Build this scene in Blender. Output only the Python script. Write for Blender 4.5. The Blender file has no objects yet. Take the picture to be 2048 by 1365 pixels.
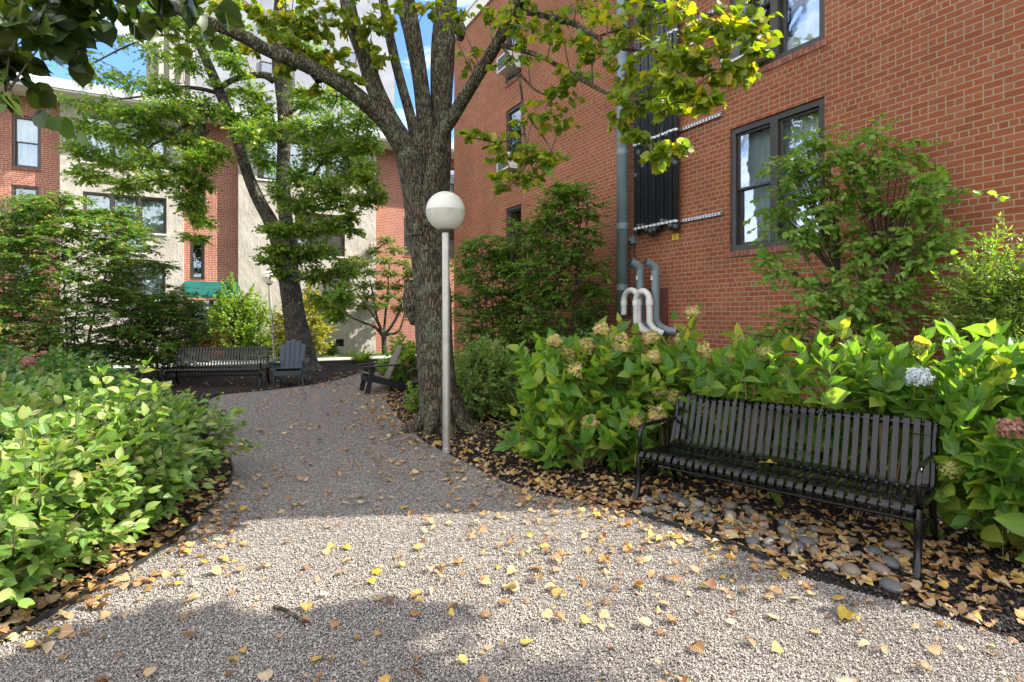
import bpy, math, random
import numpy as np
from mathutils import Vector
rng = np.random.default_rng(11); random.seed(11)
F = 1104.0; H = 1.6; HY = 630.0; CX = 1024.0     # lens in photo pixels, eye height, horizon row
def P(x, y, Y): return np.array([(x-CX)/F*Y, Y, H-(y-HY)/F*Y])
def G(x, y, z=0.0):
    Y = (H-z)*F/(y-HY); return np.array([(x-CX)/F*Y, Y, z])
SC = bpy.context.scene
COL = SC.collection
# ------------------------------------------------------------------ objects
ROOT = {}
def tag(o, label=None, cat=None, group=None, kind=None):
    if label: o['label'] = label
    if cat: o['category'] = cat
    if group: o['group'] = group
    if kind: o['kind'] = kind
    return o
def thing(name, label, cat, loc=(0, 0, 0), rz=0.0, group=None):
    o = bpy.data.objects.new(name, None); COL.objects.link(o)
    o.location = loc; o.rotation_euler = (0, 0, rz); o.empty_display_size = .2
    ROOT[o.name] = (np.array(loc, float), rz)
    return tag(o, label, cat, group)
def arr_mesh(name, V, Fc, uv=None, smooth=False):
    V = np.ascontiguousarray(V, dtype=np.float32); Fc = np.ascontiguousarray(Fc, dtype=np.int32)
    m, k = Fc.shape
    me = bpy.data.meshes.new(name)
    me.vertices.add(len(V)); me.vertices.foreach_set('co', V.ravel())
    me.loops.add(m*k); me.loops.foreach_set('vertex_index', Fc.ravel())
    me.polygons.add(m); me.polygons.foreach_set('loop_start', np.arange(0, m*k, k, dtype=np.int32))
    me.polygons.foreach_set('loop_total', np.full(m, k, dtype=np.int32))
    if smooth: me.polygons.foreach_set('use_smooth', np.ones(m, dtype=bool))
    me.update(calc_edges=True)
    if uv is not None:
        l = me.uv_layers.new(name='UVMap')
        l.data.foreach_set('uv', np.ascontiguousarray(uv[Fc.ravel()], dtype=np.float32).ravel())
    return me
def link(name, me, mat, parent=None, mats=None):
    o = bpy.data.objects.new(name, me); COL.objects.link(o)
    if mats:
        for m in mats: me.materials.append(m)
    elif mat and not me.materials: me.materials.append(mat)
    if parent:
        o.parent = parent
        if parent.name in ROOT: ROOT[o.name] = ROOT[parent.name]
    return o
def loc_of(V, parent):
    if parent is None or parent.name not in ROOT: return V
    l, r = ROOT[parent.name]; W = np.asarray(V, float)-l
    c, s = math.cos(-r), math.sin(-r)
    return np.stack([W[:, 0]*c-W[:, 1]*s, W[:, 0]*s+W[:, 1]*c, W[:, 2]], 1)
class MB:
    def __init__(s): s.v = []; s.f = []; s.n = 0
    def add(s, V, Fc):
        V = np.asarray(V, float); s.v.append(V)
        s.f += [tuple(int(i)+s.n for i in f) for f in Fc]; s.n += len(V); return s
    def box(s, x0, x1, y0, y1, z0, z1):
        V = [(x, y, z) for z in (z0, z1) for y in (y0, y1) for x in (x0, x1)]
        return s.add(V, [(0, 2, 3, 1), (4, 5, 7, 6), (0, 1, 5, 4), (2, 6, 7, 3), (0, 4, 6, 2), (1, 3, 7, 5)])
    def beam(s, p0, p1, w, t, up=(0, 0, 1)):
        p0 = np.array(p0, float); p1 = np.array(p1, float); d = p1-p0; d /= np.linalg.norm(d)
        a = np.cross(d, up); a /= np.linalg.norm(a); b = np.cross(a, d)
        V = [p+sa*a*w/2+sb*b*t/2 for p in (p0, p1) for sb in (-1, 1) for sa in (-1, 1)]
        return s.add(V, [(0, 1, 3, 2), (4, 6, 7, 5), (0, 4, 5, 1), (2, 3, 7, 6), (0, 2, 6, 4), (1, 5, 7, 3)])
    def tube(s, pts, rad, n=8, caps=True, lobes=0.0, seed=0):
        V, Fc = tube(pts, rad, n, lobes, seed)
        s.add(V, Fc)
        m = len(pts); b = s.n-len(V)
        if caps:
            s.f.append(tuple(range(b+n-1, b-1, -1))); s.f.append(tuple(range(b+(m-1)*n, b+m*n)))
        return s
    def lathe(s, c, prof, n=32):
        c = np.array(c, float); V = []; Fc = []
        for r, z in prof:
            for i in range(n):
                a = 2*math.pi*i/n; V.append(c+np.array([r*math.cos(a), r*math.sin(a), z]))
        for j in range(len(prof)-1):
            for i in range(n): Fc.append((j*n+i, j*n+(i+1) % n, (j+1)*n+(i+1) % n, (j+1)*n+i))
        return s.add(V, Fc)
    def strip(s, prof, x0, x1, t):          # a bent strap: prof = (y,z) points, thickness t
        pr = np.array(prof, float); d = np.gradient(pr, axis=0); d /= np.linalg.norm(d, axis=1)[:, None]
        nn = np.stack([-d[:, 1], d[:, 0]], 1); o = pr+nn*t/2; i = pr-nn*t/2; m = len(pr); V = []
        for a in range(m):
            V += [(x0, *o[a]), (x1, *o[a]), (x1, *i[a]), (x0, *i[a])]
        Fc = []
        for a in range(m-1):
            for k in range(4): Fc.append((a*4+k, a*4+(k+1) % 4, a*4+4+(k+1) % 4, a*4+4+k))
        Fc += [(3, 2, 1, 0), ((m-1)*4, (m-1)*4+1, (m-1)*4+2, (m-1)*4+3)]
        return s.add(V, Fc)
    def build(s, name, mat, parent=None, smooth=False, world=False, bevel=0, mats=None):
        V = np.concatenate(s.v)
        if world: V = loc_of(V, parent)
        me = bpy.data.meshes.new(name); me.from_pydata([tuple(v) for v in V], [], s.f); me.update()
        if smooth: me.polygons.foreach_set('use_smooth', np.ones(len(me.polygons), dtype=bool))
        o = link(name, me, mat, parent, mats)
        if bevel:
            b = o.modifiers.new('bevel', 'BEVEL'); b.width = bevel; b.segments = 2; b.limit_method = 'ANGLE'
        return o
def spline(pts, n):
    p = np.array(pts, float); m = len(p)
    if m < 3: t = np.linspace(0, 1, n)[:, None]; return p[0]*(1-t)+p[-1]*t
    q = np.vstack([2*p[0]-p[1], p, 2*p[-1]-p[-2]]); out = []
    for t in np.linspace(0, m-1-1e-6, n):
        i = int(t); f = t-i; a, b, c, d = q[i], q[i+1], q[i+2], q[i+3]
        out.append(.5*((2*b)+(c-a)*f+(2*a-5*b+4*c-d)*f*f+(3*b-a-3*c+d)*f**3))
    return np.array(out)
def tube(pts, rad, n=8, lobes=0.0, seed=0):
    pts = np.asarray(pts, float); m = len(pts); rad = np.broadcast_to(np.asarray(rad, float), (m,))
    d = np.gradient(pts, axis=0); d /= np.linalg.norm(d, axis=1)[:, None]+1e-9
    a = np.cross(d[0], (0, 0, 1) if abs(d[0][2]) < .9 else (1, 0, 0)); a /= np.linalg.norm(a)
    V = np.zeros((m, n, 3)); th = np.linspace(0, 2*math.pi, n, endpoint=False)
    r_ = np.random.default_rng(seed); ph = r_.random(6)*6.28
    s = 0
    for i in range(m):
        a = a-d[i]*np.dot(a, d[i]); a /= np.linalg.norm(a); b = np.cross(d[i], a)
        if i: s += np.linalg.norm(pts[i]-pts[i-1])
        k = 1.0
        if lobes:
            k = 1+lobes*(np.sin(3*th+ph[0]+s*.8)+.8*np.sin(5*th+ph[1]-s*1.3)+.6*np.sin(8*th+ph[2]+s*2.1)+.5*np.sin(2*th+ph[3]+s*4))
        V[i] = pts[i]+(rad[i]*k*np.cos(th))[:, None]*a+(rad[i]*k*np.sin(th))[:, None]*b
    i0 = np.arange(m-1)[:, None]*n; j = np.arange(n)[None]; j2 = (j+1) % n
    Fc = np.stack([i0+j, i0+j2, i0+n+j2, i0+n+j], -1).reshape(-1, 4)
    return V.reshape(-1, 3), Fc
# ------------------------------------------------------------------ nodes
def NM(name):
    m = bpy.data.materials.new(name); m.use_nodes = True; nt = m.node_tree; nt.nodes.clear()
    out = nt.nodes.new('ShaderNodeOutputMaterial'); return m, nt, out
def nd(nt, typ, ins=None, **kw):
    n = nt.nodes.new('ShaderNode'+typ)
    for k, v in kw.items(): setattr(n, k, v)
    for k, v in (ins or {}).items():
        s = n.inputs[k]
        if hasattr(v, 'is_output') or isinstance(v, bpy.types.NodeSocket): nt.links.new(v, s)
        else: s.default_value = v
    return n
def c4(c): return (c[0], c[1], c[2], 1)
def ramp(nt, fac, stops, interp='LINEAR'):
    r = nd(nt, 'ValToRGB', {0: fac}); r.color_ramp.interpolation = interp; e = r.color_ramp.elements
    while len(e) > 1: e.remove(e[-1])
    e[0].position = stops[0][0]; e[0].color = c4(stops[0][1])
    for p, c in stops[1:]:
        x = e.new(p); x.color = c4(c)
    return r.outputs[0]
def mixc(nt, f, a, b, mode='MIX'):
    n = nt.nodes.new('ShaderNodeMix'); n.data_type = 'RGBA'; n.blend_type = mode
    for k, v in ((0, f), (6, a), (7, b)):
        s = n.inputs[k]
        if isinstance(v, bpy.types.NodeSocket): nt.links.new(v, s)
        else: s.default_value = v if k == 0 else c4(v)
    return n.outputs[2]
def mth(nt, op, a, b=0.0, c=0.0):
    n = nt.nodes.new('ShaderNodeMath'); n.operation = op
    for k, v in ((0, a), (1, b), (2, c)):
        if isinstance(v, bpy.types.NodeSocket): nt.links.new(v, n.inputs[k])
        else: n.inputs[k].default_value = v
    return n.outputs[0]
def noise(nt, vec, scale, detail=4, rough=.55, out=0):
    n = nd(nt, 'TexNoise', {'Scale': scale, 'Detail': detail, 'Roughness': rough})
    if vec is not None: nt.links.new(vec, n.inputs['Vector'])
    return n.outputs[out]
def objco(nt, scale=None):
    t = nd(nt, 'TexCoord').outputs['Object']
    if scale: t = nd(nt, 'Mapping', {'Vector': t, 'Scale': scale}).outputs[0]
    return t
def finish(m, nt, out, col, rough=.6, bump=None, bstr=.3, bdist=.01, metal=0, spec=.5, coat=0):
    b = nd(nt, 'BsdfPrincipled')
    for k, v in (('Base Color', col), ('Roughness', rough), ('Metallic', metal), ('Specular IOR Level', spec), ('Coat Weight', coat)):
        if isinstance(v, bpy.types.NodeSocket): nt.links.new(v, b.inputs[k])
        else: b.inputs[k].default_value = c4(v) if k == 'Base Color' else v
    if bump is not None:
        bp = nd(nt, 'Bump', {'Strength': bstr, 'Distance': bdist, 'Height': bump}); nt.links.new(bp.outputs[0], b.inputs['Normal'])
    nt.links.new(b.outputs[0], out.inputs[0]); return m
def plain(name, col, rough=.5, metal=0, var=.15, scale=6, bstr=.1, coat=0, spec=.5):
    m, nt, out = NM(name); co = objco(nt); n = noise(nt, co, scale, 6)
    a = tuple(x*(1-var) for x in col); b = tuple(min(1, x*(1+var)) for x in col)
    c = ramp(nt, n, [(.3, a), (.7, b)])
    return finish(m, nt, out, c, rough, noise(nt, co, scale*8, 3), bstr, .003, metal, spec, coat)
def leaf_mat(name, cols, trans=.45, tcol=(1.25, 1.35, .45), rough=.42, veins=0.0, spec=.45, nvar=.35, nscale=.9):
    m, nt, out = NM(name)
    r = nd(nt, 'NewGeometry').outputs['Random Per Island']
    k = len(cols); c = ramp(nt, r, [((i+.0)/(k-1) if k > 1 else 0, cc) for i, cc in enumerate(cols)])
    co = objco(nt); n = noise(nt, co, nscale, 3)
    v = mth(nt, 'MULTIPLY_ADD', n, nvar*2, 1-nvar)
    c = mixc(nt, 1.0, c, nd(nt, 'CombineColor', {0: v, 1: v, 2: v}).outputs[0], 'MULTIPLY')
    bump = None
    if veins:
        uv = nd(nt, 'SeparateXYZ', {0: nd(nt, 'TexCoord').outputs['UV']})
        ax = mth(nt, 'ABSOLUTE', uv.outputs[0])
        w = mth(nt, 'FRACT', mth(nt, 'MULTIPLY', mth(nt, 'SUBTRACT', uv.outputs[1], mth(nt, 'MULTIPLY', ax, .9)), 7.0))
        s = mth(nt, 'LESS_THAN', w, .14); mid = mth(nt, 'LESS_THAN', ax, .022)
        vm = mth(nt, 'MAXIMUM', mth(nt, 'MULTIPLY', s, .5), mid)
        c = mixc(nt, mth(nt, 'MULTIPLY', vm, veins), c, tuple(min(1, x*1.7+.03) for x in cols[len(cols)//2]))
        bump = mth(nt, 'PINGPONG', w, .5)
    b = nd(nt, 'BsdfPrincipled', {'Base Color': c, 'Roughness': rough, 'Specular IOR Level': spec})
    if bump is not None:
        bp = nd(nt, 'Bump', {'Strength': .5, 'Distance': .006, 'Height': bump}); nt.links.new(bp.outputs[0], b.inputs['Normal'])
    t = nd(nt, 'BsdfTranslucent', {'Color': mixc(nt, 1.0, c, tcol, 'MULTIPLY')})
    mx = nd(nt, 'MixShader', {0: trans, 1: b.outputs[0], 2: t.outputs[0]})
    nt.links.new(mx.outputs[0], out.inputs[0]); return m
def bark_mat(name, c0, c1, lich, sc=1.0, lichen=.5):
    m, nt, out = NM(name); o0 = objco(nt, (1, 1, .22)); co = nd(nt, 'VectorMath', {0: o0, 1: mixc(nt, .06, (0, 0, 0), nd(nt, 'TexNoise', {'Vector': objco(nt), 'Scale': 9.0*sc, 'Detail': 4}).outputs[1])}, operation='ADD').outputs[0]
    n = noise(nt, co, 30*sc, 8, .7); v = nd(nt, 'TexVoronoi', {'Vector': co, 'Scale': 30*sc}, feature='DISTANCE_TO_EDGE').outputs[0]
    h = mth(nt, 'MULTIPLY', mth(nt, 'POWER', mth(nt, 'MINIMUM', mth(nt, 'MULTIPLY', v, 3.0), 1.0), .6), mth(nt, 'MULTIPLY_ADD', n, .8, .4))
    c = ramp(nt, h, [(.12, tuple(x*.35 for x in c0)), (.4, c0), (.85, c1)])
    o2 = objco(nt); l = noise(nt, o2, 7*sc, 6, .7); l2 = noise(nt, o2, 45*sc, 4)
    lm = mth(nt, 'MULTIPLY', ramp(nt, l, [(.5, (0, 0, 0)), (.6, (1, 1, 1))]), ramp(nt, l2, [(.42, (0, 0, 0)), (.55, (1, 1, 1))]))
    c = mixc(nt, mth(nt, 'MULTIPLY', lm, lichen), c, lich)
    return finish(m, nt, out, c, .9, h, 1.0, .02, spec=.2)
def brick_mat(name, c1, c2, mortar, row=.0659, bw=.2, hdr=True, rare=1.0):
    m, nt, out = NM(name); co = nd(nt, 'SeparateXYZ', {0: objco(nt)})
    x = mth(nt, 'ADD', co.outputs[0], co.outputs[1])
    nz = noise(nt, objco(nt), 1.1, 3); wob = mth(nt, 'MULTIPLY_ADD', nz, .012, -.006)
    v = nd(nt, 'CombineXYZ', {0: x, 1: mth(nt, 'ADD', co.outputs[2], wob)}).outputs[0]
    kw = dict(offset=.5, offset_frequency=2, squash=.5 if hdr else 1.0, squash_frequency=5 if hdr else 2)
    def bt(a, b, mo, ms, smooth=.1, bias=0.0):
        return nd(nt, 'TexBrick', {'Vector': v, 'Color1': c4(a), 'Color2': c4(b), 'Mortar': c4(mo), 'Scale': 1.0, 'Mortar Size': ms,
              'Mortar Smooth': smooth, 'Bias': bias, 'Brick Width': bw, 'Row Height': row}, **kw)
    b1 = bt(c1, c2, mortar, .006)
    b2 = bt((0, 0, 0), (1, 1, 1), (.5, .5, .5), .006)
    # rare bricks fired lighter or darker
    rnd = b2.outputs[0]
    col = mixc(nt, mth(nt, 'MULTIPLY', mth(nt, 'GREATER_THAN', rnd, .9), .30*rare), b1.outputs[0], (.46, .19, .10))
    col = mixc(nt, mth(nt, 'MULTIPLY', mth(nt, 'LESS_THAN', rnd, .12), .35*rare), col, (.17, .06, .05))
    n2 = noise(nt, objco(nt), 60, 5, .7); n3 = noise(nt, objco(nt), .8, 4)
    gr = mth(nt, 'MULTIPLY_ADD', n2, .5, .75); gr = mth(nt, 'MULTIPLY', gr, mth(nt, 'MULTIPLY_ADD', n3, .8, .6))
    col = mixc(nt, 1.0, col, nd(nt, 'CombineColor', {0: gr, 1: gr, 2: gr}).outputs[0], 'MULTIPLY')
    # put the plain mortar back over the tint
    mort = mixc(nt, 1.0, mortar, nd(nt, 'CombineColor', {0: gr, 1: gr, 2: gr}).outputs[0], 'MULTIPLY')
    col = mixc(nt, b1.outputs[1], col, mort)
    # grime runs down the wall and gathers low
    st = noise(nt, nd(nt, 'Mapping', {'Vector': objco(nt), 'Scale': (2.6, 2.6, .35)}).outputs[0], 1.4, 6, .65)
    col = mixc(nt, mth(nt, 'MULTIPLY', ramp(nt, st, [(.52, (0, 0, 0)), (.72, (1, 1, 1))]), .30*rare), col, (.12, .07, .05))
    h = mth(nt, 'SUBTRACT', mth(nt, 'MULTIPLY', n2, .35), mth(nt, 'MULTIPLY', b1.outputs[1], 1.0))
    return finish(m, nt, out, col, .88, h, .7, .006, spec=.25)
# ------------------------------------------------------------------ light, camera
SUN_EL = math.radians(40); SUN_AZ = math.radians(84.8)
w = bpy.data.worlds.new('World'); SC.world = w; w.use_nodes = True
nt = w.node_tree; bg = nt.nodes['Background']
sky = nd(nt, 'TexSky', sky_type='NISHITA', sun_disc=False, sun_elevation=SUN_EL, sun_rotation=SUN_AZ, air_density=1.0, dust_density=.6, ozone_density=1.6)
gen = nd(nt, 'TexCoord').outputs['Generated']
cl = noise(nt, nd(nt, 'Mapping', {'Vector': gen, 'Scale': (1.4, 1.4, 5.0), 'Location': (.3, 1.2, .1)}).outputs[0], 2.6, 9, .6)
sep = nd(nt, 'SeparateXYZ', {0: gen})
fill_cloud = nd(nt, 'MapRange', {0: sep.outputs[1], 1: .95, 2: -.3, 3: -.09, 4: .20}).outputs[0]      # unseen bright cloud added overhead and behind the camera, to fill the shade
cm = ramp(nt, mth(nt, 'ADD', cl, fill_cloud), [(.46, (0, 0, 0)), (.68, (1, 1, 1))])
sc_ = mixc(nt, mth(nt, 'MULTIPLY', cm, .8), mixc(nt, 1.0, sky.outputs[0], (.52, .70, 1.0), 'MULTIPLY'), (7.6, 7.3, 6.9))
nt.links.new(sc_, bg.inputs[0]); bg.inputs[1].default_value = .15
sl = bpy.data.lights.new('sun', 'SUN'); sl.energy = 5.0; sl.angle = math.radians(.55); sl.color = (1.0, .93, .81)
so = bpy.data.objects.new('sun', sl); COL.objects.link(so)
Sv = Vector((math.sin(SUN_AZ)*math.cos(SUN_EL), math.cos(SUN_AZ)*math.cos(SUN_EL), math.sin(SUN_EL)))
so.rotation_euler = Sv.to_track_quat('Z', 'Y').to_euler(); so.location = (20, 5, 30)
cd = bpy.data.cameras.new('camera'); cam = bpy.data.objects.new('camera', cd); COL.objects.link(cam); SC.camera = cam
cam.location = (0, 0, H); cam.rotation_euler = (math.radians(90), 0, 0); cd.sensor_width = 36; cd.lens = 36*F/2048
cd.shift_y = -52.5/2048; cd.clip_end = 2000; cd.clip_start = .05
SC.view_settings.view_transform = 'Standard'; SC.view_settings.look = 'None'; SC.view_settings.exposure = 1.55; SC.view_settings.gamma = 1
SC.cycles.max_bounces = 8; SC.cycles.transparent_max_bounces = 8
# ------------------------------------------------------------------ ground
def ground_mat(name, stops, sc, bscale, rough=.95, bdist=.01, bstr=.8):
    m, nt, out = NM(name); co = objco(nt)
    a = noise(nt, co, sc, 8, .7); b = noise(nt, co, bscale, 6, .7); c2 = noise(nt, co, .7, 3)
    f = mth(nt, 'ADD', mth(nt, 'MULTIPLY', a, .5), mth(nt, 'ADD', mth(nt, 'MULTIPLY', b, .35), mth(nt, 'MULTIPLY', c2, .15)))
    return finish(m, nt, out, ramp(nt, f, stops), rough, b, bstr, bdist, spec=.15)
M_soil = ground_mat('turf and soil', [(.35, (.03, .04, .015)), (.5, (.05, .07, .02)), (.65, (.10, .09, .05))], 3, 40)
M_mulch = ground_mat('dark bark mulch', [(.38, (.006, .005, .005)), (.5, (.022, .018, .017)), (.62, (.05, .04, .036))], 18, 90, bdist=.02)
def gravel_mat():
    m, nt, out = NM('grey crushed gravel'); co = objco(nt)
    wv = nd(nt, 'TexNoise', {'Vector': co, 'Scale': 90.0, 'Detail': 2}); wc = mixc(nt, .012, (0, 0, 0), wv.outputs[1])
    cw = nd(nt, 'VectorMath', {0: co, 1: wc}, operation='ADD').outputs[0]
    v = nd(nt, 'TexVoronoi', {'Vector': cw, 'Scale': 62.0, 'Randomness': 1.0})
    v2 = nd(nt, 'TexVoronoi', {'Vector': cw, 'Scale': 62.0}, feature='DISTANCE_TO_EDGE')
    col = ramp(nt, nd(nt, 'SeparateColor', {0: v.outputs['Color']}).outputs[0], [(0, (.08, .072, .068)), (.35, (.16, .147, .135)), (.7, (.27, .245, .225)), (.97, (.42, .385, .345))])
    e = mth(nt, 'MINIMUM', mth(nt, 'MULTIPLY', v2.outputs[0], 7.0), 1.0)
    dust = noise(nt, co, 1.2, 4); col = mixc(nt, mth(nt, 'MULTIPLY', dust, .25), col, (.22, .19, .16))
    return finish(m, nt, out, col, .9, e, 1.0, .008, spec=.2)
M_gravel = gravel_mat()
M_conc = plain('pavement concrete', (.42, .41, .39), .9, var=.12, scale=3, bstr=.3)
def sheet(name, pts, mat, z):
    me = bpy.data.meshes.new(name); me.from_pydata([(float(p[0]), float(p[1]), z) for p in pts], [], [tuple(range(len(pts)))]); me.update()
    o = link(name, me, mat); tag(o, kind='structure'); return o
sheet('ground', [(-400, -400), (400, -400), (400, 900), (-400, 900)], M_soil, -.012)
# courtyard bed of mulch
sheet('mulch_bed', [(-14, -3), (9, -3), (7.5, 0), (4.1, 5.2), (-1.9, 16.2), (-.5, 22), (-3, 20.6), (-12, 15.6), (-16, 12.5)], M_mulch, -.005)
LEFT = [(440, 790), (418, 800), (410, 850), (425, 890), (455, 915), (466, 940), (462, 965), (440, 1000), (400, 1040), (350, 1085), (200, 1180), (0, 1290)]
RIGHT = [(790, 742), (785, 770), (770, 800), (795, 835), (850, 885), (930, 925), (1010, 965), (1080, 990), (1200, 1010), (1275, 1030), (1370, 1062), (1480, 1100), (1620, 1160), (1830, 1215), (2048, 1290)]
gl = [G(*p) for p in LEFT]; gr_ = [G(*p) for p in RIGHT]
PATH = [(-2.6, -2.5)]+[tuple(p[:2]) for p in gl[::-1]]+[tuple(G(*p)[:2]) for p in [(540, 781), (630, 769), (690, 757), (715, 748)]]+[tuple(p[:2]) for p in gr_]+[(4.5, -2.5)]
PATH = np.array(PATH)
sheet('gravel_path', PATH[::-1], M_gravel, 0.0)
def inside(x, y, poly=PATH):
    r = np.zeros(len(x), bool); n = len(poly)
    for i in range(n):
        x0, y0 = poly[i]; x1, y1 = poly[(i+1) % n]
        c = ((y0 > y) != (y1 > y)) & (x < (x1-x0)*(y-y0)/(y1-y0+1e-12)+x0)
        r ^= c
    return r
def rocks(n, pos, size, flat=.7, seed=3):
    g = np.random.default_rng(seed)
    base = np.array([(1, 0, 0), (0, 1, 0), (-1, 0, 0), (0, -1, 0), (0, 0, 1), (0, 0, -1)], float)
    V = base[None]*(1+g.uniform(-.35, .35, (n, 6, 1)))+g.uniform(-.25, .25, (n, 6, 3))
    V *= np.stack([np.ones(n), g.uniform(.6, 1, n), g.uniform(.45, flat+.2, n)], 1)[:, None]
    q = g.normal(size=(n, 4)); q /= np.linalg.norm(q, axis=1)[:, None]; w_, x, y, z = q.T
    R = np.stack([np.stack([1-2*(y*y+z*z), 2*(x*y-w_*z), 2*(x*z+w_*y)], 1), np.stack([2*(x*y+w_*z), 1-2*(x*x+z*z), 2*(y*z-w_*x)], 1), np.stack([2*(x*z-w_*y), 2*(y*z+w_*x), 1-2*(x*x+y*y)], 1)], 1)
    V = np.einsum('nij,nkj->nki', R, V)*size[:, None, None]*.5+pos[:, None]
    Fb = np.array([(0, 1, 4), (1, 2, 4), (2, 3, 4), (3, 0, 4), (1, 0, 5), (2, 1, 5), (3, 2, 5), (0, 3, 5)])
    Fc = (Fb[None]+np.arange(n)[:, None, None]*6).reshape(-1, 3)
    return V.reshape(-1, 3), Fc
def in_view(n, y0, y1, g, pw=1.0):
    Y = y0+(y1-y0)*g.random(n)**pw; X = (g.random(n)*2-1)*Y*.97
    return X, Y
def stone_mat():
    m, nt, out = NM('crushed stone'); r = nd(nt, 'NewGeometry').outputs['Random Per Island']
    c = ramp(nt, r, [(0, (.14, .12, .105)), (.3, (.235, .21, .185)), (.6, (.33, .295, .26)), (.85, (.43, .385, .335)), (1, (.54, .47, .40))])
    c = mixc(nt, .3, c, ramp(nt, noise(nt, objco(nt), 160, 3), [(.3, (.18, .165, .155)), (.7, (.40, .375, .35))]))
    pn = noise(nt, objco(nt), 1.3, 6, .6); pv = mth(nt, 'MULTIPLY_ADD', pn, .7, .62)
    c = mixc(nt, 1.0, c, nd(nt, 'CombineColor', {0: pv, 1: pv, 2: pv}).outputs[0], 'MULTIPLY')
    return finish(m, nt, out, c, .85, noise(nt, objco(nt), 400, 3), .3, .002, spec=.25)
g = np.random.default_rng(5)
Xs = []; 
for (n, y0, y1, pw) in ((150000, 1.7, 3.6, 1), (125000, 3.6, 6.2, 1), (50000, 6.2, 9.5, 1)):
    X, Y = in_view(n, y0, y1, g); k = inside(X, Y); Xs.append(np.stack([X[k], Y[k]], 1))
XY = np.concatenate(Xs); n = len(XY); sz = .0068+.0082*g.random(n)**1.6+.010*(g.random(n) > .985)*np.where(XY[:, 1] > 5, 1.25, 1)
V, Fc = rocks(n, np.stack([XY[:, 0], XY[:, 1], sz*.22+g.uniform(0, .006, n)], 1), sz)
tag(link('gravel_stones', arr_mesh('gravel_stones', V, Fc), stone_mat()), 'loose grey crushed stone covering the path', 'gravel', kind='stuff')
# bark chips on the beds
X, Y = in_view(60000, 2.6, 14, g, 1.3); k = ~inside(X, Y) & (X > -6) & (X < 6.6-.55*Y); X = X[k]; Y = Y[k]; n = len(X)
V, Fc = rocks(n, np.stack([X, Y, np.full(n, .006)], 1), g.uniform(.012, .04, n), .3, 9)
m, nt, out = NM('bark chips'); M_chip = finish(m, nt, out, ramp(nt, nd(nt, 'NewGeometry').outputs['Random Per Island'], [(0, (.006, .005, .005)), (.6, (.028, .022, .02)), (1, (.085, .065, .05))]), .8, spec=.35)
tag(link('mulch_chips', arr_mesh('mulch_chips', V, Fc), M_chip), 'dark bark mulch chips covering the planting beds', 'mulch', kind='stuff')
# edging strips
M_edge = plain('black edging', (.018, .018, .018), .5)
for pts, lab in ((gl, 'thin black edging strip along the left shrub bed'), (gr_[9:12]+[G(1560, 1135)], 'thin black edging strip sunk in gravel before the front bench')):
    p = spline([(q[0], q[1], 0) for q in pts], 60); mb = MB()
    for a, b in zip(p[:-1], p[1:]): mb.beam((a[0], a[1], .012), (b[0], b[1], .012), .012, .05)
    tag(mb.build('garden_edging', M_edge), lab, 'edging')
# ------------------------------------------------------------------ right brick building
WA, WB = 7.235, .55; L0 = math.hypot(1, WB); cY = 16.26; cX = WA-WB*cY
def rwall(x, y=None):
    r = (x-CX)/F; Yw = WA/(r+WB); s = (cY-Yw)*L0
    return (s, H-(y-HY)/F*Yw) if y is not None else s
RZ = math.atan2(-1/L0, WB/L0)
def rw(x, y, d):
    r = (x-CX)/F; Yw = (WA-d*L0)/(r+WB); Xw = r*Yw
    return ((Xw-cX)*WB-(Yw-cY))/L0, H-(y-HY)/F*Yw
M_brick = brick_mat('red common bond brick', (.315, .096, .043), (.225, .063, .031), (.33, .25, .165), bw=.15)
M_brick2 = brick_mat('sunlit orange brick', (.34, .11, .065), (.29, .09, .06), (.48, .42, .36))
M_fascia = plain('cream painted fascia', (.70, .68, .62), .6, var=.05)
M_frame = plain('dark bronze aluminium', (.055, .05, .045), .35, metal=.3, bstr=.02)
def glass_mat():
    m, nt, out = NM('window glass')
    gl_ = nd(nt, 'BsdfGlossy', {'Color': (.85, .92, 1, 1), 'Roughness': .015})
    wv = noise(nt, objco(nt), 3.0, 2); bp = nd(nt, 'Bump', {'Strength': .12, 'Distance': .02, 'Height': wv}); nt.links.new(bp.outputs[0], gl_.inputs['Normal'])
    tr = nd(nt, 'BsdfTransparent', {'Color': (.88, .93, .94, 1)})
    f = nd(nt, 'Fresnel', {'IOR': 1.5}); f2 = mth(nt, 'MINIMUM', mth(nt, 'MULTIPLY_ADD', f.outputs[0], 1.4, .10), 1.0)
    mx = nd(nt, 'MixShader', {0: f2, 1: tr.outputs[0], 2: gl_.outputs[0]}); nt.links.new(mx.outputs[0], out.inputs[0]); return m
M_glass = glass_mat()
M_curt = plain('pale curtain cloth', (.80, .82, .80), .9, var=.1); M_dark = plain('dark room', (.02, .022, .025), .9)
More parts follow.
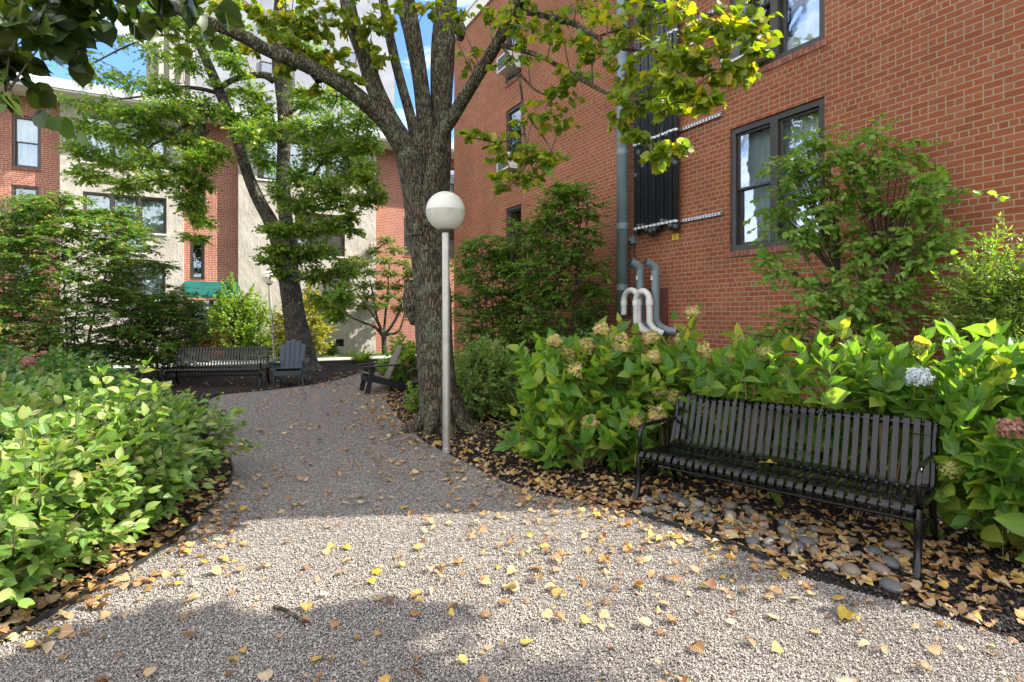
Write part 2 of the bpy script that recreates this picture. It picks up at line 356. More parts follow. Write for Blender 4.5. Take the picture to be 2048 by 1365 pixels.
def wallgrid(mb, x0, x1, z0, z1, holes, y=0.0, dep=.11):
    xs = sorted({x0, x1, *[h[0] for h in holes], *[h[1] for h in holes]}); zs = sorted({z0, z1, *[h[2] for h in holes], *[h[3] for h in holes]})
    xs = [x for x in xs if x0 <= x <= x1]; zs = [z for z in zs if z0 <= z <= z1]
    for a, b in zip(xs[:-1], xs[1:]):
        for c, d in zip(zs[:-1], zs[1:]):
            mx_, mz = (a+b)/2, (c+d)/2
            if any(h[0] < mx_ < h[1] and h[2] < mz < h[3] for h in holes): continue
            mb.add([(a, y, c), (b, y, c), (b, y, d), (a, y, d)], [(0, 1, 2, 3)])
    for h in holes:
        a, b, c, d = h
        mb.add([(a, y, c), (b, y, c), (b, y+dep, c), (a, y+dep, c)], [(0, 1, 2, 3)]); mb.add([(a, y, d), (b, y, d), (b, y+dep, d), (a, y+dep, d)], [(3, 2, 1, 0)])
        mb.add([(a, y, c), (a, y+dep, c), (a, y+dep, d), (a, y, d)], [(0, 1, 2, 3)]); mb.add([(b, y, c), (b, y+dep, c), (b, y+dep, d), (b, y, d)], [(3, 2, 1, 0)])
def window(par, x0, x1, z0, z1, y, n=1, rail=True, style='curtain', sill='brick', fw=.07, fmat=None, bmat=None, dep=.11):
    fmat = fmat or M_frame
    fr = MB(); e = .0015
    yb, yf = y+dep, y+dep-.085
    def frame4(mb, a, b, c, d, wd, ya, yb_):
        mb.box(a, a+wd, ya, yb_, c, d); mb.box(b-wd, b, ya, yb_, c, d); mb.box(a+wd, b-wd, ya, yb_, c, c+wd); mb.box(a+wd, b-wd, ya, yb_, d-wd, d)
    frame4(fr, x0+e, x1-e, z0+e, z1-e, fw, yf, yb)
    cells = []; W_ = (x1-x0-2*fw-(n-1)*fw*1.3)/n
    for i in range(n):
        a = x0+fw+i*(W_+fw*1.3); cells.append((a, a+W_))
        if i: fr.box(a-fw*1.3, a, yf-.012, yb, z0+fw, z1-fw)
    f = fr.build('window', fmat, par, bevel=.004)
    sh = MB(); gm = MB(); s = .03
    for a, b in cells:
        zm = (z0+z1)/2
        if rail:
            frame4(sh, a+.002, b-.002, zm-.01, z1-fw-.002, s, yb-.05, yb-.015); frame4(sh, a+.002, b-.002, z0+fw+.002, zm+.03, s+.012, yb-.012, yb+.03)
            gm.box(a+s, b-s, yb-.034, yb-.030, zm+.02, z1-fw-s); gm.box(a+s, b-s, yb+.006, yb+.010, z0+fw+s, zm)
        else:
            frame4(sh, a+.002, b-.002, z0+fw+.002, z1-fw-.002, s, yb-.05, yb-.015); gm.box(a+s, b-s, yb-.034, yb-.030, z0+fw+s, z1-fw-s)
    sh.build('sash', fmat, f, bevel=.003); gm.build('pane', M_glass, f)
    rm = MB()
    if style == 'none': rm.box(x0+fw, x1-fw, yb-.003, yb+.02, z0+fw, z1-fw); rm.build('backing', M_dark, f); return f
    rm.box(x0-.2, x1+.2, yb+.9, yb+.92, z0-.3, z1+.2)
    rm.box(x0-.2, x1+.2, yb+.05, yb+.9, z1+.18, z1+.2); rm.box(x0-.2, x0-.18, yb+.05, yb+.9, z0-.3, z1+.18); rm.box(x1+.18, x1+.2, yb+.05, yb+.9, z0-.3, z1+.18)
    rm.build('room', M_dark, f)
    if style in ('curtain', 'half', 'blinds'):
        top = z1-fw if style != 'half' else (z0+z1)/2+.03
        N = 90 if style == 'curtain' else 60; xs = np.linspace(x0+fw*.6, x1-fw*.6, N)
        if style == 'blinds': ys = yb+.12+.03*((np.arange(N)//2) % 2)
        else: ys = yb+.12+.022*np.sin(xs*47+z0)+.012*np.sin(xs*83+1)
        V = [(x, yy, z0+.05) for x, yy in zip(xs, ys)]+[(x, yy, top) for x, yy in zip(xs, ys)]
        mb = MB(); mb.add(V, [(i, i+1, N+i+1, N+i) for i in range(N-1)]); mb.build('curtain' if style != 'blinds' else 'blind', M_curt, f, smooth=style != 'blinds')
    if sill == 'brick':
        sb = MB(); x = x0-.03; 
        while x < x1+.0:
            w2 = .062; sb.box(x, min(x+w2, x1+.03), y-.022, y+dep-.09, z0-.075+random.uniform(-.001, .001), z0+.001); x += w2+.009
        sb.box(x0-.03, x1+.03, y-.012, y+.0, z0-.082, z0-.006)
        sb.build('sill', bmat or M_sillb, f, bevel=.002)
    elif sill: 
        sb = MB(); sb.box(x0-.04, x1+.04, y-.05, y+dep-.09, z0-.05, z0+.001); sb.build('sill', M_fascia, f)
    return f
M_sillb = plain('sill brick', (.27, .10, .07), .85, var=.4, scale=14)
BR = thing('brick_building', 'three storey red brick building with dark framed windows filling the right side', 'building', (cX, cY, 0), RZ)
FLO = [(2.47, 4.17), (4.83, 6.53), (7.19, 8.89)]
fa0, fa1 = rwall(1012), rwall(1043); na0, na1 = rwall(1459), rwall(1649); LEN = (cY-4.893)*L0
holes = [(fa0, fa1, a, b) for a, b in FLO]+[(na0, na1, a, b) for a, b in FLO]
mb = MB(); wallgrid(mb, 0, LEN, -.1, 9.62, holes); DW = 14
mb.add([(0, 0, -.1), (0, DW, -.1), (0, DW, 9.62), (0, 0, 9.62)], [(3, 2, 1, 0)]); mb.add([(LEN, 0, -.1), (LEN, DW, -.1), (LEN, DW, 9.62), (LEN, 0, 9.62)], [(0, 1, 2, 3)])
mb.add([(0, DW, -.1), (LEN, DW, -.1), (LEN, DW, 9.62), (0, DW, 9.62)], [(3, 2, 1, 0)])
mb.build('wall', M_brick, BR)
mb = MB(); mb.box(-.06, LEN+.06, -.06, DW+.06, 9.622, 9.98); mb.box(-.09, LEN+.09, -.09, DW+.09, 9.982, 10.06); mb.build('roof', M_fascia, BR, bevel=.006)
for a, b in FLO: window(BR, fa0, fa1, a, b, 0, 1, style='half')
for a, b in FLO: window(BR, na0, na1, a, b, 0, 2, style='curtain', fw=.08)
# painted-over brick where pipes leave the wall
s0, z1_ = rwall(1308, 560); s1, _ = rwall(1350, 560)
m, nt, out = NM('painted panel'); nz = noise(nt, objco(nt), 7, 6)
M_panel = finish(m, nt, out, ramp(nt, nz, [(.35, (.10, .028, .022)), (.7, (.17, .055, .04))]), .6, noise(nt, objco(nt), 60, 4), .4, .004)
mb = MB(); mb.box(rwall(1302), rwall(1336), -.05, -.001, .9, 2.02); mb.box(rwall(1322), rwall(1338), -.075, -.052, 1.45, 1.75); mb.build('service_panel', M_panel, BR, bevel=.004)
def wallthing(name, label, cat, group=None): return thing(name, label, cat, (cX, cY, 0), RZ, group)
# strut rails and conduit bundle
M_galv = plain('galvanised steel', (.55, .55, .54), .35, metal=.7, var=.2, scale=30); M_cond = plain('charcoal conduit', (.028, .034, .042), .38, var=.3, scale=8)
M_duct = plain('grey painted pipe', (.17, .22, .25), .42, var=.12, scale=3); M_pvc = plain('off white plastic pipe', (.62, .62, .58), .45, var=.12, scale=5)
CB = wallthing('conduit_bundle', 'rack of eleven black vertical conduits strapped to steel rails on the brick wall', 'pipes')
c0, c1 = rw(1273, 400, .09)[0], rw(1352, 400, .09)[0]; NP = 11; dx = (c1-c0)/(NP-1)
for i in range(NP):
    zb = 2.93+.06*math.sin(i*1.1); mb = MB(); yo = -.095-(.012 if i % 2 else 0)
    mb.tube([(c0+i*dx, yo, zb), (c0+i*dx, yo, 9.6)], dx*.49, 14)
    for zc in (zb+.06, 3.9+.12*((i*3) % 5), 5.4-.15*((i*2) % 4), 6.9): mb.tube([(c0+i*dx, yo, zc-.05), (c0+i*dx, yo, zc+.05)], dx*.49+.006, 14)
    mb.build('conduit', M_cond, CB, smooth=True, bevel=0)
rails = []
for k, py in enumerate((427, 229, 14)):
    se, ze = rwall(1447, py); mb = MB(); sa = c0-.07
    mb.box(sa, se, -.045, -.003, ze+.016, ze+.021); mb.box(sa, se, -.045, -.003, ze-.021, ze-.016); 
    x = sa
    while x < se: mb.box(x, min(x+.032, se), -.045, -.041, ze-.0155, ze+.0155); x += .055
    mb.build('rail', M_galv, CB)
    mb = MB()
    for i in range(NP):
        yo = -.095-(.012 if i % 2 else 0)
        th = np.linspace(math.pi, 2*math.pi, 9); pr = [(c0+i*dx+(dx*.5+.004)*math.cos(t), yo+(dx*.5+.004)*math.sin(t), ze) for t in th]
        for a, b in zip(pr[:-1], pr[1:]): mb.beam(a, b, .003, .035)
        mb.box(c0+i*dx-.012, c0+i*dx+.012, yo-dx*.5-.018, yo-dx*.5-.005, ze-.014, ze+.014)
    mb.build('clamp', M_galv, CB)
DU = wallthing('duct_pipe', 'tall blue grey vertical pipe running up the brick wall', 'pipe')
sd = rw(1245, 0, .17)[0]; mb = MB(); mb.tube([(sd, -.17, rw(1245, 632, .17)[1]), (sd, -.17, 9.6)], .098, 28); mb.build('pipe', M_duct, DU, smooth=True)
for py in (575, 453, 305, 178, 30): z = rw(1245, py, .17)[1]; mb = MB(); mb.tube([(sd, -.17, z-.05), (sd, -.17, z+.05)], .103, 28); mb.build('joint', M_duct, DU, smooth=False)
for z in (2.9, 5.2, 7.5): mb = MB(); mb.box(sd-.13, sd+.13, -.06, -.002, z-.02, z+.02); mb.build('bracket', M_galv, DU)
M_acw2 = plain('white coupling', (.72, .72, .68), .4, var=.08)
VP = wallthing('vent_pipes', 'pair of grey upturned vent pipes joined to white curved pipes at the wall foot', 'pipes')
def arc(c, r, a0, a1, n=12, y=0): return [(c[0]+r*math.cos(t), y, c[1]+r*math.sin(t)) for t in np.linspace(a0, a1, n)]
for xp, lab in ((1281, 'a'), (1311, 'b')):
    s, zt = rw(xp, 540, .24); zb = rw(xp, 640, .24)[1]; yo = -.24; mb = MB()
    pts = [(s+.22, -.02, zb-.18), (s+.12, -.1, zb-.17), (s+.04, -.2, zb-.1), (s, yo, zb), (s, yo, zt-.03), (s, yo, zt+.03), (s-.025, yo-.06, zt+.08), (s-.06, yo-.15, zt+.13)]
    V, Fc = tube(pts, [.062]*7+[.066], 20); mb.add(V, Fc); mb.build('vent', M_duct, VP, smooth=True)
    for z in (zb+.03, zt-.06): mb = MB(); mb.tube([(s, yo, z-.04), (s, yo, z+.04)], .068, 20); mb.build('collar', M_duct, VP)
    mb = MB(); V, Fc = tube([(s-.025, yo-.06, zt+.08), (s-.061, yo-.152, zt+.131)], .056, 16); mb.add(V, Fc+[] if False else Fc); mb.f.append(tuple(range(16, 32))); mb.build('throat', M_dark, VP, smooth=True)
    mb = MB(); mb.box(s-.03, s+.015, yo-.0705, yo-.066, zt-.16, zt-.10); mb.build('sticker', M_fascia, VP)
for xa, xb, yo in ((1248, 1277, -.36), (1272, 1299, -.40)):
    sa, za = rw(xa, 603, -yo); sb_ = rw(xb, 603, -yo)[0]; r = (sb_-sa)/2; zb = rw(xb, 645, -yo)[1]
    pts = [(sa, yo, zb+.12 if xa == 1248 else zb), (sa, yo, za)]+arc(((sa+sb_)/2, za), r, math.pi*.95, math.pi*.05, 12, yo)+[(sb_, yo, za), (sb_, yo, zb), (sb_+.05, yo+.04, zb-.1), (sb_+.16, yo+.12, zb-.17)]
    if xa == 1272: pts = [(sa+.16, yo+.12, zb-.17), (sa+.05, yo+.04, zb-.1)]+pts
    mb = MB(); V, Fc = tube(pts, .048, 18); mb.add(V, Fc); mb.build('curved_pipe', M_pvc, VP, smooth=True)
    for xx in (sa, sb_): mb = MB(); mb.tube([(xx, yo, za-.07), (xx, yo, za+.01)], .058, 18); mb.build('coupling', M_acw2, VP)
JB = wallthing('junction_box', 'small grey junction box with thin cable below the black conduits', 'junction box')
s, z = rwall(1271, 481); mb = MB(); mb.box(s-.04, s+.04, -.07, -.002, z-.06, z+.06); mb.box(s-.11, s-.045, -.09, -.02, z-.01, z+.05); mb.build('box', M_duct, JB, bevel=.005)
mb = MB(); mb.tube([(s, -.03, z-.06), (s, -.03, 1.1)], .011, 8); mb.build('cable', M_cond, JB, smooth=True)
s, z = rwall(1351, 474); s -= 0
M_yel = plain('yellow sticker', (.75, .50, .03), .5, var=.05); YS = wallthing('warning_sign', 'tiny yellow sign fixed to the brick below the black conduits', 'sign')
mb = MB(); mb.box(s-.065, s+.065, -.008, -.001, z-.045, z+.045); mb.build('plate', M_yel, YS)
mb = MB()
for k in range(3): mb.box(s-.045+.01*k, s+.045-.012*k, -.0095, -.0085, z+.022-.024*k-.004, z+.022-.024*k+.004)
mb.build('print', M_dark, YS)
# window air conditioners
M_acw = plain('white enamel', (.72, .72, .68), .4, var=.05); M_acg = plain('condenser grille', (.22, .25, .27), .5, var=.3, scale=60)
def air_con(s0, s1, z0, hgt, label):
    t = wallthing('air_conditioner', label, 'air conditioner', 'window air conditioners'); d0, d1 = -.30, .10; mb = MB(); z1 = z0+hgt
    mb.box(s0, s1, d0, d1, z0, z0+.03); mb.box(s0, s1, d0, d1, z1-.03, z1); mb.box(s0, s0+.03, d0, d1, z0+.03, z1-.03); mb.box(s1-.03, s1, d0, d1, z0+.03, z1-.03)
    mb.build('housing', M_acw, t, bevel=.004); mb = MB(); mb.box(s0+.03, s1-.03, d0+.03, d1-.02, z0+.03, z1-.03); 
    for k in range(13): z = z0+.045+k*(hgt-.09)/12; mb.box(s0+.031, s1-.031, d0+.008, d0+.028, z-.004, z+.004)
    mb.build('grille', M_acg, t)
    mb = MB()
    for k in range(8): z = z0+.08+k*(hgt-.16)/7; mb.box(s0-.006, s0-.001, d0+.05, d0+.2, z-.006, z+.006)
    mb.build('louvre', M_acg, t)
mid = (na0+na1)/2
air_con(na0+.1, mid-.07, FLO[1][0]+.10, .36, 'white air conditioner in the upper paired window near the top right')
air_con(fa0+.09, fa1-.08, FLO[2][0]+.16, .36, 'white air conditioner in the highest narrow window by the far corner')
air_con(fa0+.09, fa1-.08, FLO[1][0]+.16, .36, 'white air conditioner in the narrow window one storey below the highest')
# ------------------------------------------------------------------ left apartment building
fX, fY = -5.2, 23.5; UX, UY = 1/L0, WB/L0
def lf(x, y=None, d=0.0):
    ox, oy = fX+d*UY, fY-d*UX; r = (x-CX)/F
    u = (r*oy-ox)/(UX-r*UY); Yw = oy+u*UY
    return (u, H-(y-HY)/F*Yw) if y is not None else u
AB = thing('apartment_building', 'long low apartment building of brick and grey stucco across the courtyard', 'building', (fX, fY, 0), math.atan2(WB, 1))
m, nt, out = NM('trowelled stucco'); co = objco(nt); a = noise(nt, co, 2.2, 8, .62); b = noise(nt, nd(nt, 'Mapping', {'Vector': co, 'Scale': (1, 1, .5)}).outputs[0], 5, 9, .7)
M_stucco = finish(m, nt, out, ramp(nt, mth(nt, 'ADD', mth(nt, 'MULTIPLY', a, .6), mth(nt, 'MULTIPLY', b, .4)), [(.35, (.34, .32, .28)), (.62, (.46, .435, .39))]), .95, b, 1.0, .05, spec=.1)
HT = 8.62
def L(x, y): return lf(x, y)
def hole(x0, x1, yt, yb, d=0.0):
    a = lf(x0, None, d); b = lf(x1, None, d); xm = (x0+x1)/2
    return (a, b, lf(xm, yb, d)[1], lf(xm, yt, d)[1])
secs = [('brick', -260, 124), ('stucco', 124, 368), ('brick', 368, 476), ('stucco', 476, 748), ('brick', 748, 1000)]
HO = {0: [(hole(-120, -60, 215, 320), 1, 'half'), (hole(-120, -60, 365, 475), 1, 'half'), (hole(24, 82, 233, 337), 1, 'curtain'), (hole(22, 78, 372, 462), 1, 'dark'), (hole(20, 76, 520, 610), 1, 'half')],
      1: [(hole(165, 333, 240, 332, .3), 3, 'curtain'), (hole(165, 333, 390, 464, .3), 3, 'blinds'), (hole(245, 292, 470, 506, .3), 1, 'half'), (hole(225, 331, 525, 600, .3), 2, 'curtain')],
      2: [(hole(384, 412, 240, 300), 1, 'dark'), (hole(384, 411, 350, 430), 1, 'dark'), (hole(380, 409, 475, 560), 1, 'dark'), (hole(372, 472, 596, 716), 2, 'dark')],
      3: [(hole(515, 700, 285, 368, .3), 4, 'curtain'), (hole(590, 690, 428, 512, .3), 3, 'half'), (hole(655, 690, 585, 636, .3), 1, 'dark'), (hole(672, 688, 679, 693, .3), 0, 'vent')],
      4: [(hole(818, 848, 325, 385), 1, 'curtain'), (hole(893, 915, 335, 400), 1, 'curtain'), (hole(808, 842, 437, 512), 1, 'curtain'), (hole(893, 915, 445, 520), 1, 'half'), (hole(808, 842, 560, 636), 1, 'curtain')]}
for i, (kind, xa, xb) in enumerate(secs):
    ua, ub = lf(xa), lf(xb); d = -.3 if kind == 'stucco' else 0.0
    mb = MB(); hs = [h[0] for h in HO[i]]; wallgrid(mb, ua, ub, -.1, HT, hs, y=d, dep=.13)
    if d:
        for u in (ua, ub): mb.add([(u, d, -.1), (u, .05, -.1), (u, .05, HT), (u, d, HT)], [(0, 1, 2, 3)])
    mb.build('wall', M_stucco if d else M_brick2, AB)
    for h, n, st in HO[i]:
        if n == 0:
            mb = MB()
            for k in range(5): z = h[2]+.02+k*(h[3]-h[2]-.03)/5; mb.box(h[0], h[1], d+.03, d+.05, z, z+.02)
            mb.box(h[0]-.01, h[1]+.01, d+.1, d+.12, h[2], h[3]); mb.build('vent_grille', M_dark, AB)
        elif i == 2 and h[2] < .5: 
            f = window(AB, *h, d, n, rail=False, style='dark', sill=None, dep=.13)
        else: window(AB, *h, d, n, rail=(n == 1), style=st, sill='brick' if not d else 'stone', dep=.13)
u0, u1 = lf(-260), lf(1000)
mb = MB(); mb.box(u0, u1, -1.15, 8, HT+.002, HT+.06); mb.build('eaves', M_fascia, AB)
M_white = plain('pale blue grey metal roof edge', (.45, .49, .54), .45, var=.05)
mb = MB(); mb.box(u0-.01, u1+.01, -1.2, 8.01, HT+.062, HT+.36); mb.build('roof', M_white, AB)
M_green = plain('teal awning cloth', (.008, .15, .13), .6, var=.2, scale=2)
ua, ub = lf(369), lf(474); za, zb = lf(420, 566)[1], lf(420, 597)[1]
mb = MB(); mb.box(ua+.02, ub-.02, -.75, -.002, zb, za); mb.build('awning', M_green, AB, bevel=.01)
mb = MB(); mb.box(ua+.02, ub-.02, -.78, -.003, zb-.09, zb-.003); mb.build('awning_rail', plain('tan wood trim', (.35, .2, .1), .6), AB)
# pavement along that building
def lw(u, d): return (fX+u*UX+d*UY, fY+u*UY-d*UX)
sheet('pavement', [lw(-26, 3.5), lw(12, 3.5), lw(12, 2.05), lw(-26, 2.05)], M_conc, .02)
sheet('entrance_path', [lw(lf(372), 2.05), lw(lf(470), 2.05), lw(lf(470), -.05), lw(lf(372), -.05)], M_conc, .018)
# tower block beyond
TB = thing('tower_block', 'tall pale grey tower with concrete ribs standing behind the low apartments', 'tower', (0, 0, 0))
M_tow = brick_mat('pale tower brick', (.24, .25, .29), (.22, .23, .26), (.29, .30, .33), hdr=False, rare=0.0); M_rib = plain('ribbed concrete', (.34, .32, .29), .9, var=.1, scale=1.5)
TY = 38.0; tx0, tx1 = (318-CX)/F*TY, (388-CX)/F*TY; tdir = np.array([UX, UY]); 
def tpt(px):
    r = (px-CX)/F; ox, oy = tx0, TY; u = (r*oy-ox)/(UX-r*UY); return u
ROOT[TB.name] = (np.array([tx0, TY, 0.]), math.atan2(WB, 1)); TB.location = (tx0, TY, 0); TB.rotation_euler = (0, 0, math.atan2(WB, 1))
ur, ue = tpt(388), tpt(792)
mb = MB(); mb.box(ur+.01, ue, .5, 16, 0, 46); mb.build('wall', M_tow, TB)
mb = MB(); mb.box(0, ur, .2, 16, 0, 46)
x = 0
while x < ur-.2: mb.box(x, x+.28, -.25, .198, 0, 46.3); x += .62
mb.box(-1.0, -.01, 3, 16, 0, 21.5); mb.box(-.92, -.5, 2.7, 2.999, 0, 21.2); mb.build('concrete_ribs', M_rib, TB)
for pxa, pxb, pyt, pyb in ((521, 548, 117, 140), (640, 668, 100, 123), (690, 716, 96, 119), (521, 548, 30, 53), (640, 668, 8, 31)):
    def tz(px, py): u = tpt(px); Yw = TY+u*UY; return H-(py-HY)/F*Yw
    a, b = tpt(pxa), tpt(pxb); window(TB, a, b, tz(pxa, pyb), tz(pxa, pyt), .36, 1, rail=False, style='none', sill=None, dep=.11)
# ------------------------------------------------------------------ lamps
M_pole = plain('brushed aluminium pole', (.42, .40, .36), .38, metal=.55, var=.15, scale=5)
def globe_mat():
    m, nt, out = NM('milky lamp globe'); co = nd(nt, 'SeparateXYZ', {0: objco(nt)})
    z = co.outputs[2]; n = noise(nt, objco(nt), 9, 6, .7)
    dirt = mth(nt, 'MULTIPLY', ramp(nt, z, [(.0, (0, 0, 0)), (.01, (0, 0, 0))]), 0)
    zz = nd(nt, 'MapRange', {0: z, 1: 2.80, 2: 2.66, 3: 0.0, 4: 1.0}).outputs[0]
    up = nd(nt, 'MapRange', {0: z, 1: 2.815, 2: 2.805, 3: 0.0, 4: 1.0}).outputs[0]
    band = mth(nt, 'MULTIPLY', up, mth(nt, 'SUBTRACT', 1.0, zz))
    f = mth(nt, 'MULTIPLY', band, ramp(nt, n, [(.35, (.25, .25, .25)), (.6, (1, 1, 1))]))
    c = mixc(nt, mth(nt, 'MULTIPLY', f, .95), (.80, .79, .74), (.30, .29, .24))
    c = mixc(nt, mth(nt, 'MULTIPLY', up, .25), c, (.70, .66, .55))
    b = nd(nt, 'BsdfPrincipled', {'Base Color': c, 'Roughness': .28}); t = nd(nt, 'BsdfTranslucent', {'Color': (.85, .83, .76, 1)})
    mx = nd(nt, 'MixShader', {0: .3, 1: b.outputs[0], 2: t.outputs[0]}); nt.links.new(mx.outputs[0], out.inputs[0]); return m
M_globe = globe_mat()
def lamp(pos, label, lean=(0, 0)):
    t = thing('street_lamp', label, 'lamp post', pos, 0, 'globe lamp posts')
    top = 2.57; mb = MB(); V, Fc = tube([(0, 0, -.05), (lean[0]*.5, 0, 1.3), (lean[0], 0, top)], .044, 24); mb.add(V, Fc); mb.build('pole', M_pole, t, smooth=True)
    mb = MB(); mb.lathe((0, 0, 0), [(.047, -.01), (.047, .05), (.0445, .055)], 24); mb.build('base_sleeve', M_pole, t)
    mb = MB(); mb.lathe((lean[0], 0, top), [(.046, -.02), (.075, 0), (.095, .012), (.095, .035), (.06, .04)], 28); mb.build('collar', plain('grimy collar', (.12, .1, .08), .7), t)
    c = top+.03+.205; pr = [(.228*math.sin(a), .228*-math.cos(a)) for a in np.linspace(math.radians(15), math.pi, 40)]
    pr = [p if abs(p[1]) > .006 else (p[0]+.003, p[1]) for p in pr]
    mb = MB(); mb.lathe((lean[0], 0, c), pr, 56); mb.build('globe', M_globe, t, smooth=True); return t
g0 = G(893, 905); lamp((g0[0], g0[1], 0), 'tall lamp post with white globe standing in front of the big forked trunk', (-.01, 0))
Yl = 18.6; lamp(((550-CX)/F*Yl, Yl, .05), 'distant lamp post with grey white globe behind the slatted blue chair', (-.2, 0))
# ------------------------------------------------------------------ benches
M_blk = plain('gloss black steel', (.004, .004, .0045), .17, var=.2, scale=10, coat=.0, bstr=.0, spec=.38)
def make_bench(label):
    t = thing('bench', label, 'bench', (0, 0, 0), 0, 'black steel strap benches'); LN = 1.94; h = LN/2
    seatp = [(.50, .405), (.40, .395), (.25, .395), (.10, .415), (.0, .43), (-.045, .425), (-.07, .40), (-.075, .37), (-.055, .345), (-.02, .335), (.02, .34)]
    backp = [(.50, .405), (.535, .43), (.56, .47), (.60, .60), (.645, .76), (.665, .82), (.685, .845), (.712, .85), (.732, .832), (.738, .80), (.725, .775)]
    sp = spline([(0, *p) for p in seatp], 26)[:, 1:]; bp = spline([(0, *p) for p in backp], 26)[:, 1:]
    n = 31; ms, mb_ = MB(), MB()
    for i in range(n):
        x = -h+.03+i*(LN-.06)/(n-1); ms.strip(sp, x-.019, x+.019, .006); mb_.strip(bp, x-.019, x+.019, .006)
    ms.build('seat', M_blk, t); mb_.build('backrest', M_blk, t)
    for nm, (y, z) in (('front_rail', (-.03, .38)), ('top_rail', (.70, .81)), ('rear_rail', (.515, .385)), ('middle_rail', (.25, .375))):
        mb = MB(); mb.tube([(-h, y, z), (h, y, z)], .019 if nm != 'middle_rail' else .012, 14); mb.build(nm, M_blk, t, smooth=False)
    for sx in (-1, 1):
        x = sx*(h+.012); mb = MB()
        fr = spline([(x, *p) for p in [(.70, .83), (.66, .76), (.60, .58), (.555, .45), (.50, .385), (.38, .375), (.1, .395), (-.03, .40)]], 30)
        for a, b in zip(fr[:-1], fr[1:]): mb.beam(a, b, .022, .05, (1, 0, 0)) if False else mb.beam(a, b, .05, .022, (0, 0, 1))
        V, Fc = tube(fr, .022, 10); mb = MB(); mb.add(V, Fc); mb.build('side_frame', M_blk, t, smooth=True)
        mb = MB(); V, Fc = tube(spline([(x, *p) for p in [(-.03, .40), (-.045, .30), (-.04, .2), (-.065, .08), (-.11, 0)]], 14), .023, 10); mb.add(V, Fc); mb.build('leg', M_blk, t, smooth=True)
        mb = MB(); V, Fc = tube(spline([(x, *p) for p in [(.53, .42), (.545, .3), (.56, .2), (.60, .08), (.65, 0)]], 14), .023, 10); mb.add(V, Fc); mb.build('leg', M_blk, t, smooth=True)
        mb = MB(); V, Fc = tube(spline([(x, *p) for p in [(.615, .63), (.56, .615), (.45, .63), (.2, .635), (.06, .635), (-.0, .61), (-.03, .55), (-.02, .48), (.0, .42)]], 30), .017, 10); mb.add(V, Fc); mb.build('armrest', M_blk, t, smooth=True)
        mb = MB(); V, Fc = tube(spline([(x, *p) for p in [(-.10, .02), (-.02, .13), (.12, .21), (.27, .235), (.42, .21), (.55, .13), (.64, .02)]], 24), .013, 8); mb.add(V, Fc); mb.build('brace', M_blk, t, smooth=True)
    mb = MB(); mb.tube([(-h, .27, .235), (h, .27, .235)], .014, 10); mb.build('stretcher', M_blk, t)
    return t
def copy_tree(o, parent=None):
    c = o.copy(); COL.objects.link(c)
    if parent: c.parent = parent
    for ch in list(o.children): copy_tree(ch, c)
    return c
B1 = make_bench('black strap bench in the right foreground in front of hydrangeas')
a = G(1283, 1008); b = G(1805, 1150); mid_ = (a+b)/2; d = b-a; ang = math.atan2(d[1], d[0])
back = np.array([-math.sin(ang), math.cos(ang), 0]); 
d_bench = d/np.linalg.norm(d)
B1.location = tuple(mid_+back*.11); B1.rotation_euler = (0, 0, ang)
B2 = copy_tree(B1); B2['label'] = 'distant black bench left of the slatted blue chair, half hidden by shrubs'
p = G(520, 778); B2.location = (p[0]-1.12, p[1]+.22, 0); B2.rotation_euler = (0, 0, math.radians(9))
B3 = copy_tree(B1); B3['label'] = 'black bench mostly hidden behind the big forked trunk, only its end showing'
B3.location = (-1.93, 10.75, 0); B3.rotation_euler = (0, 0, math.radians(-83))
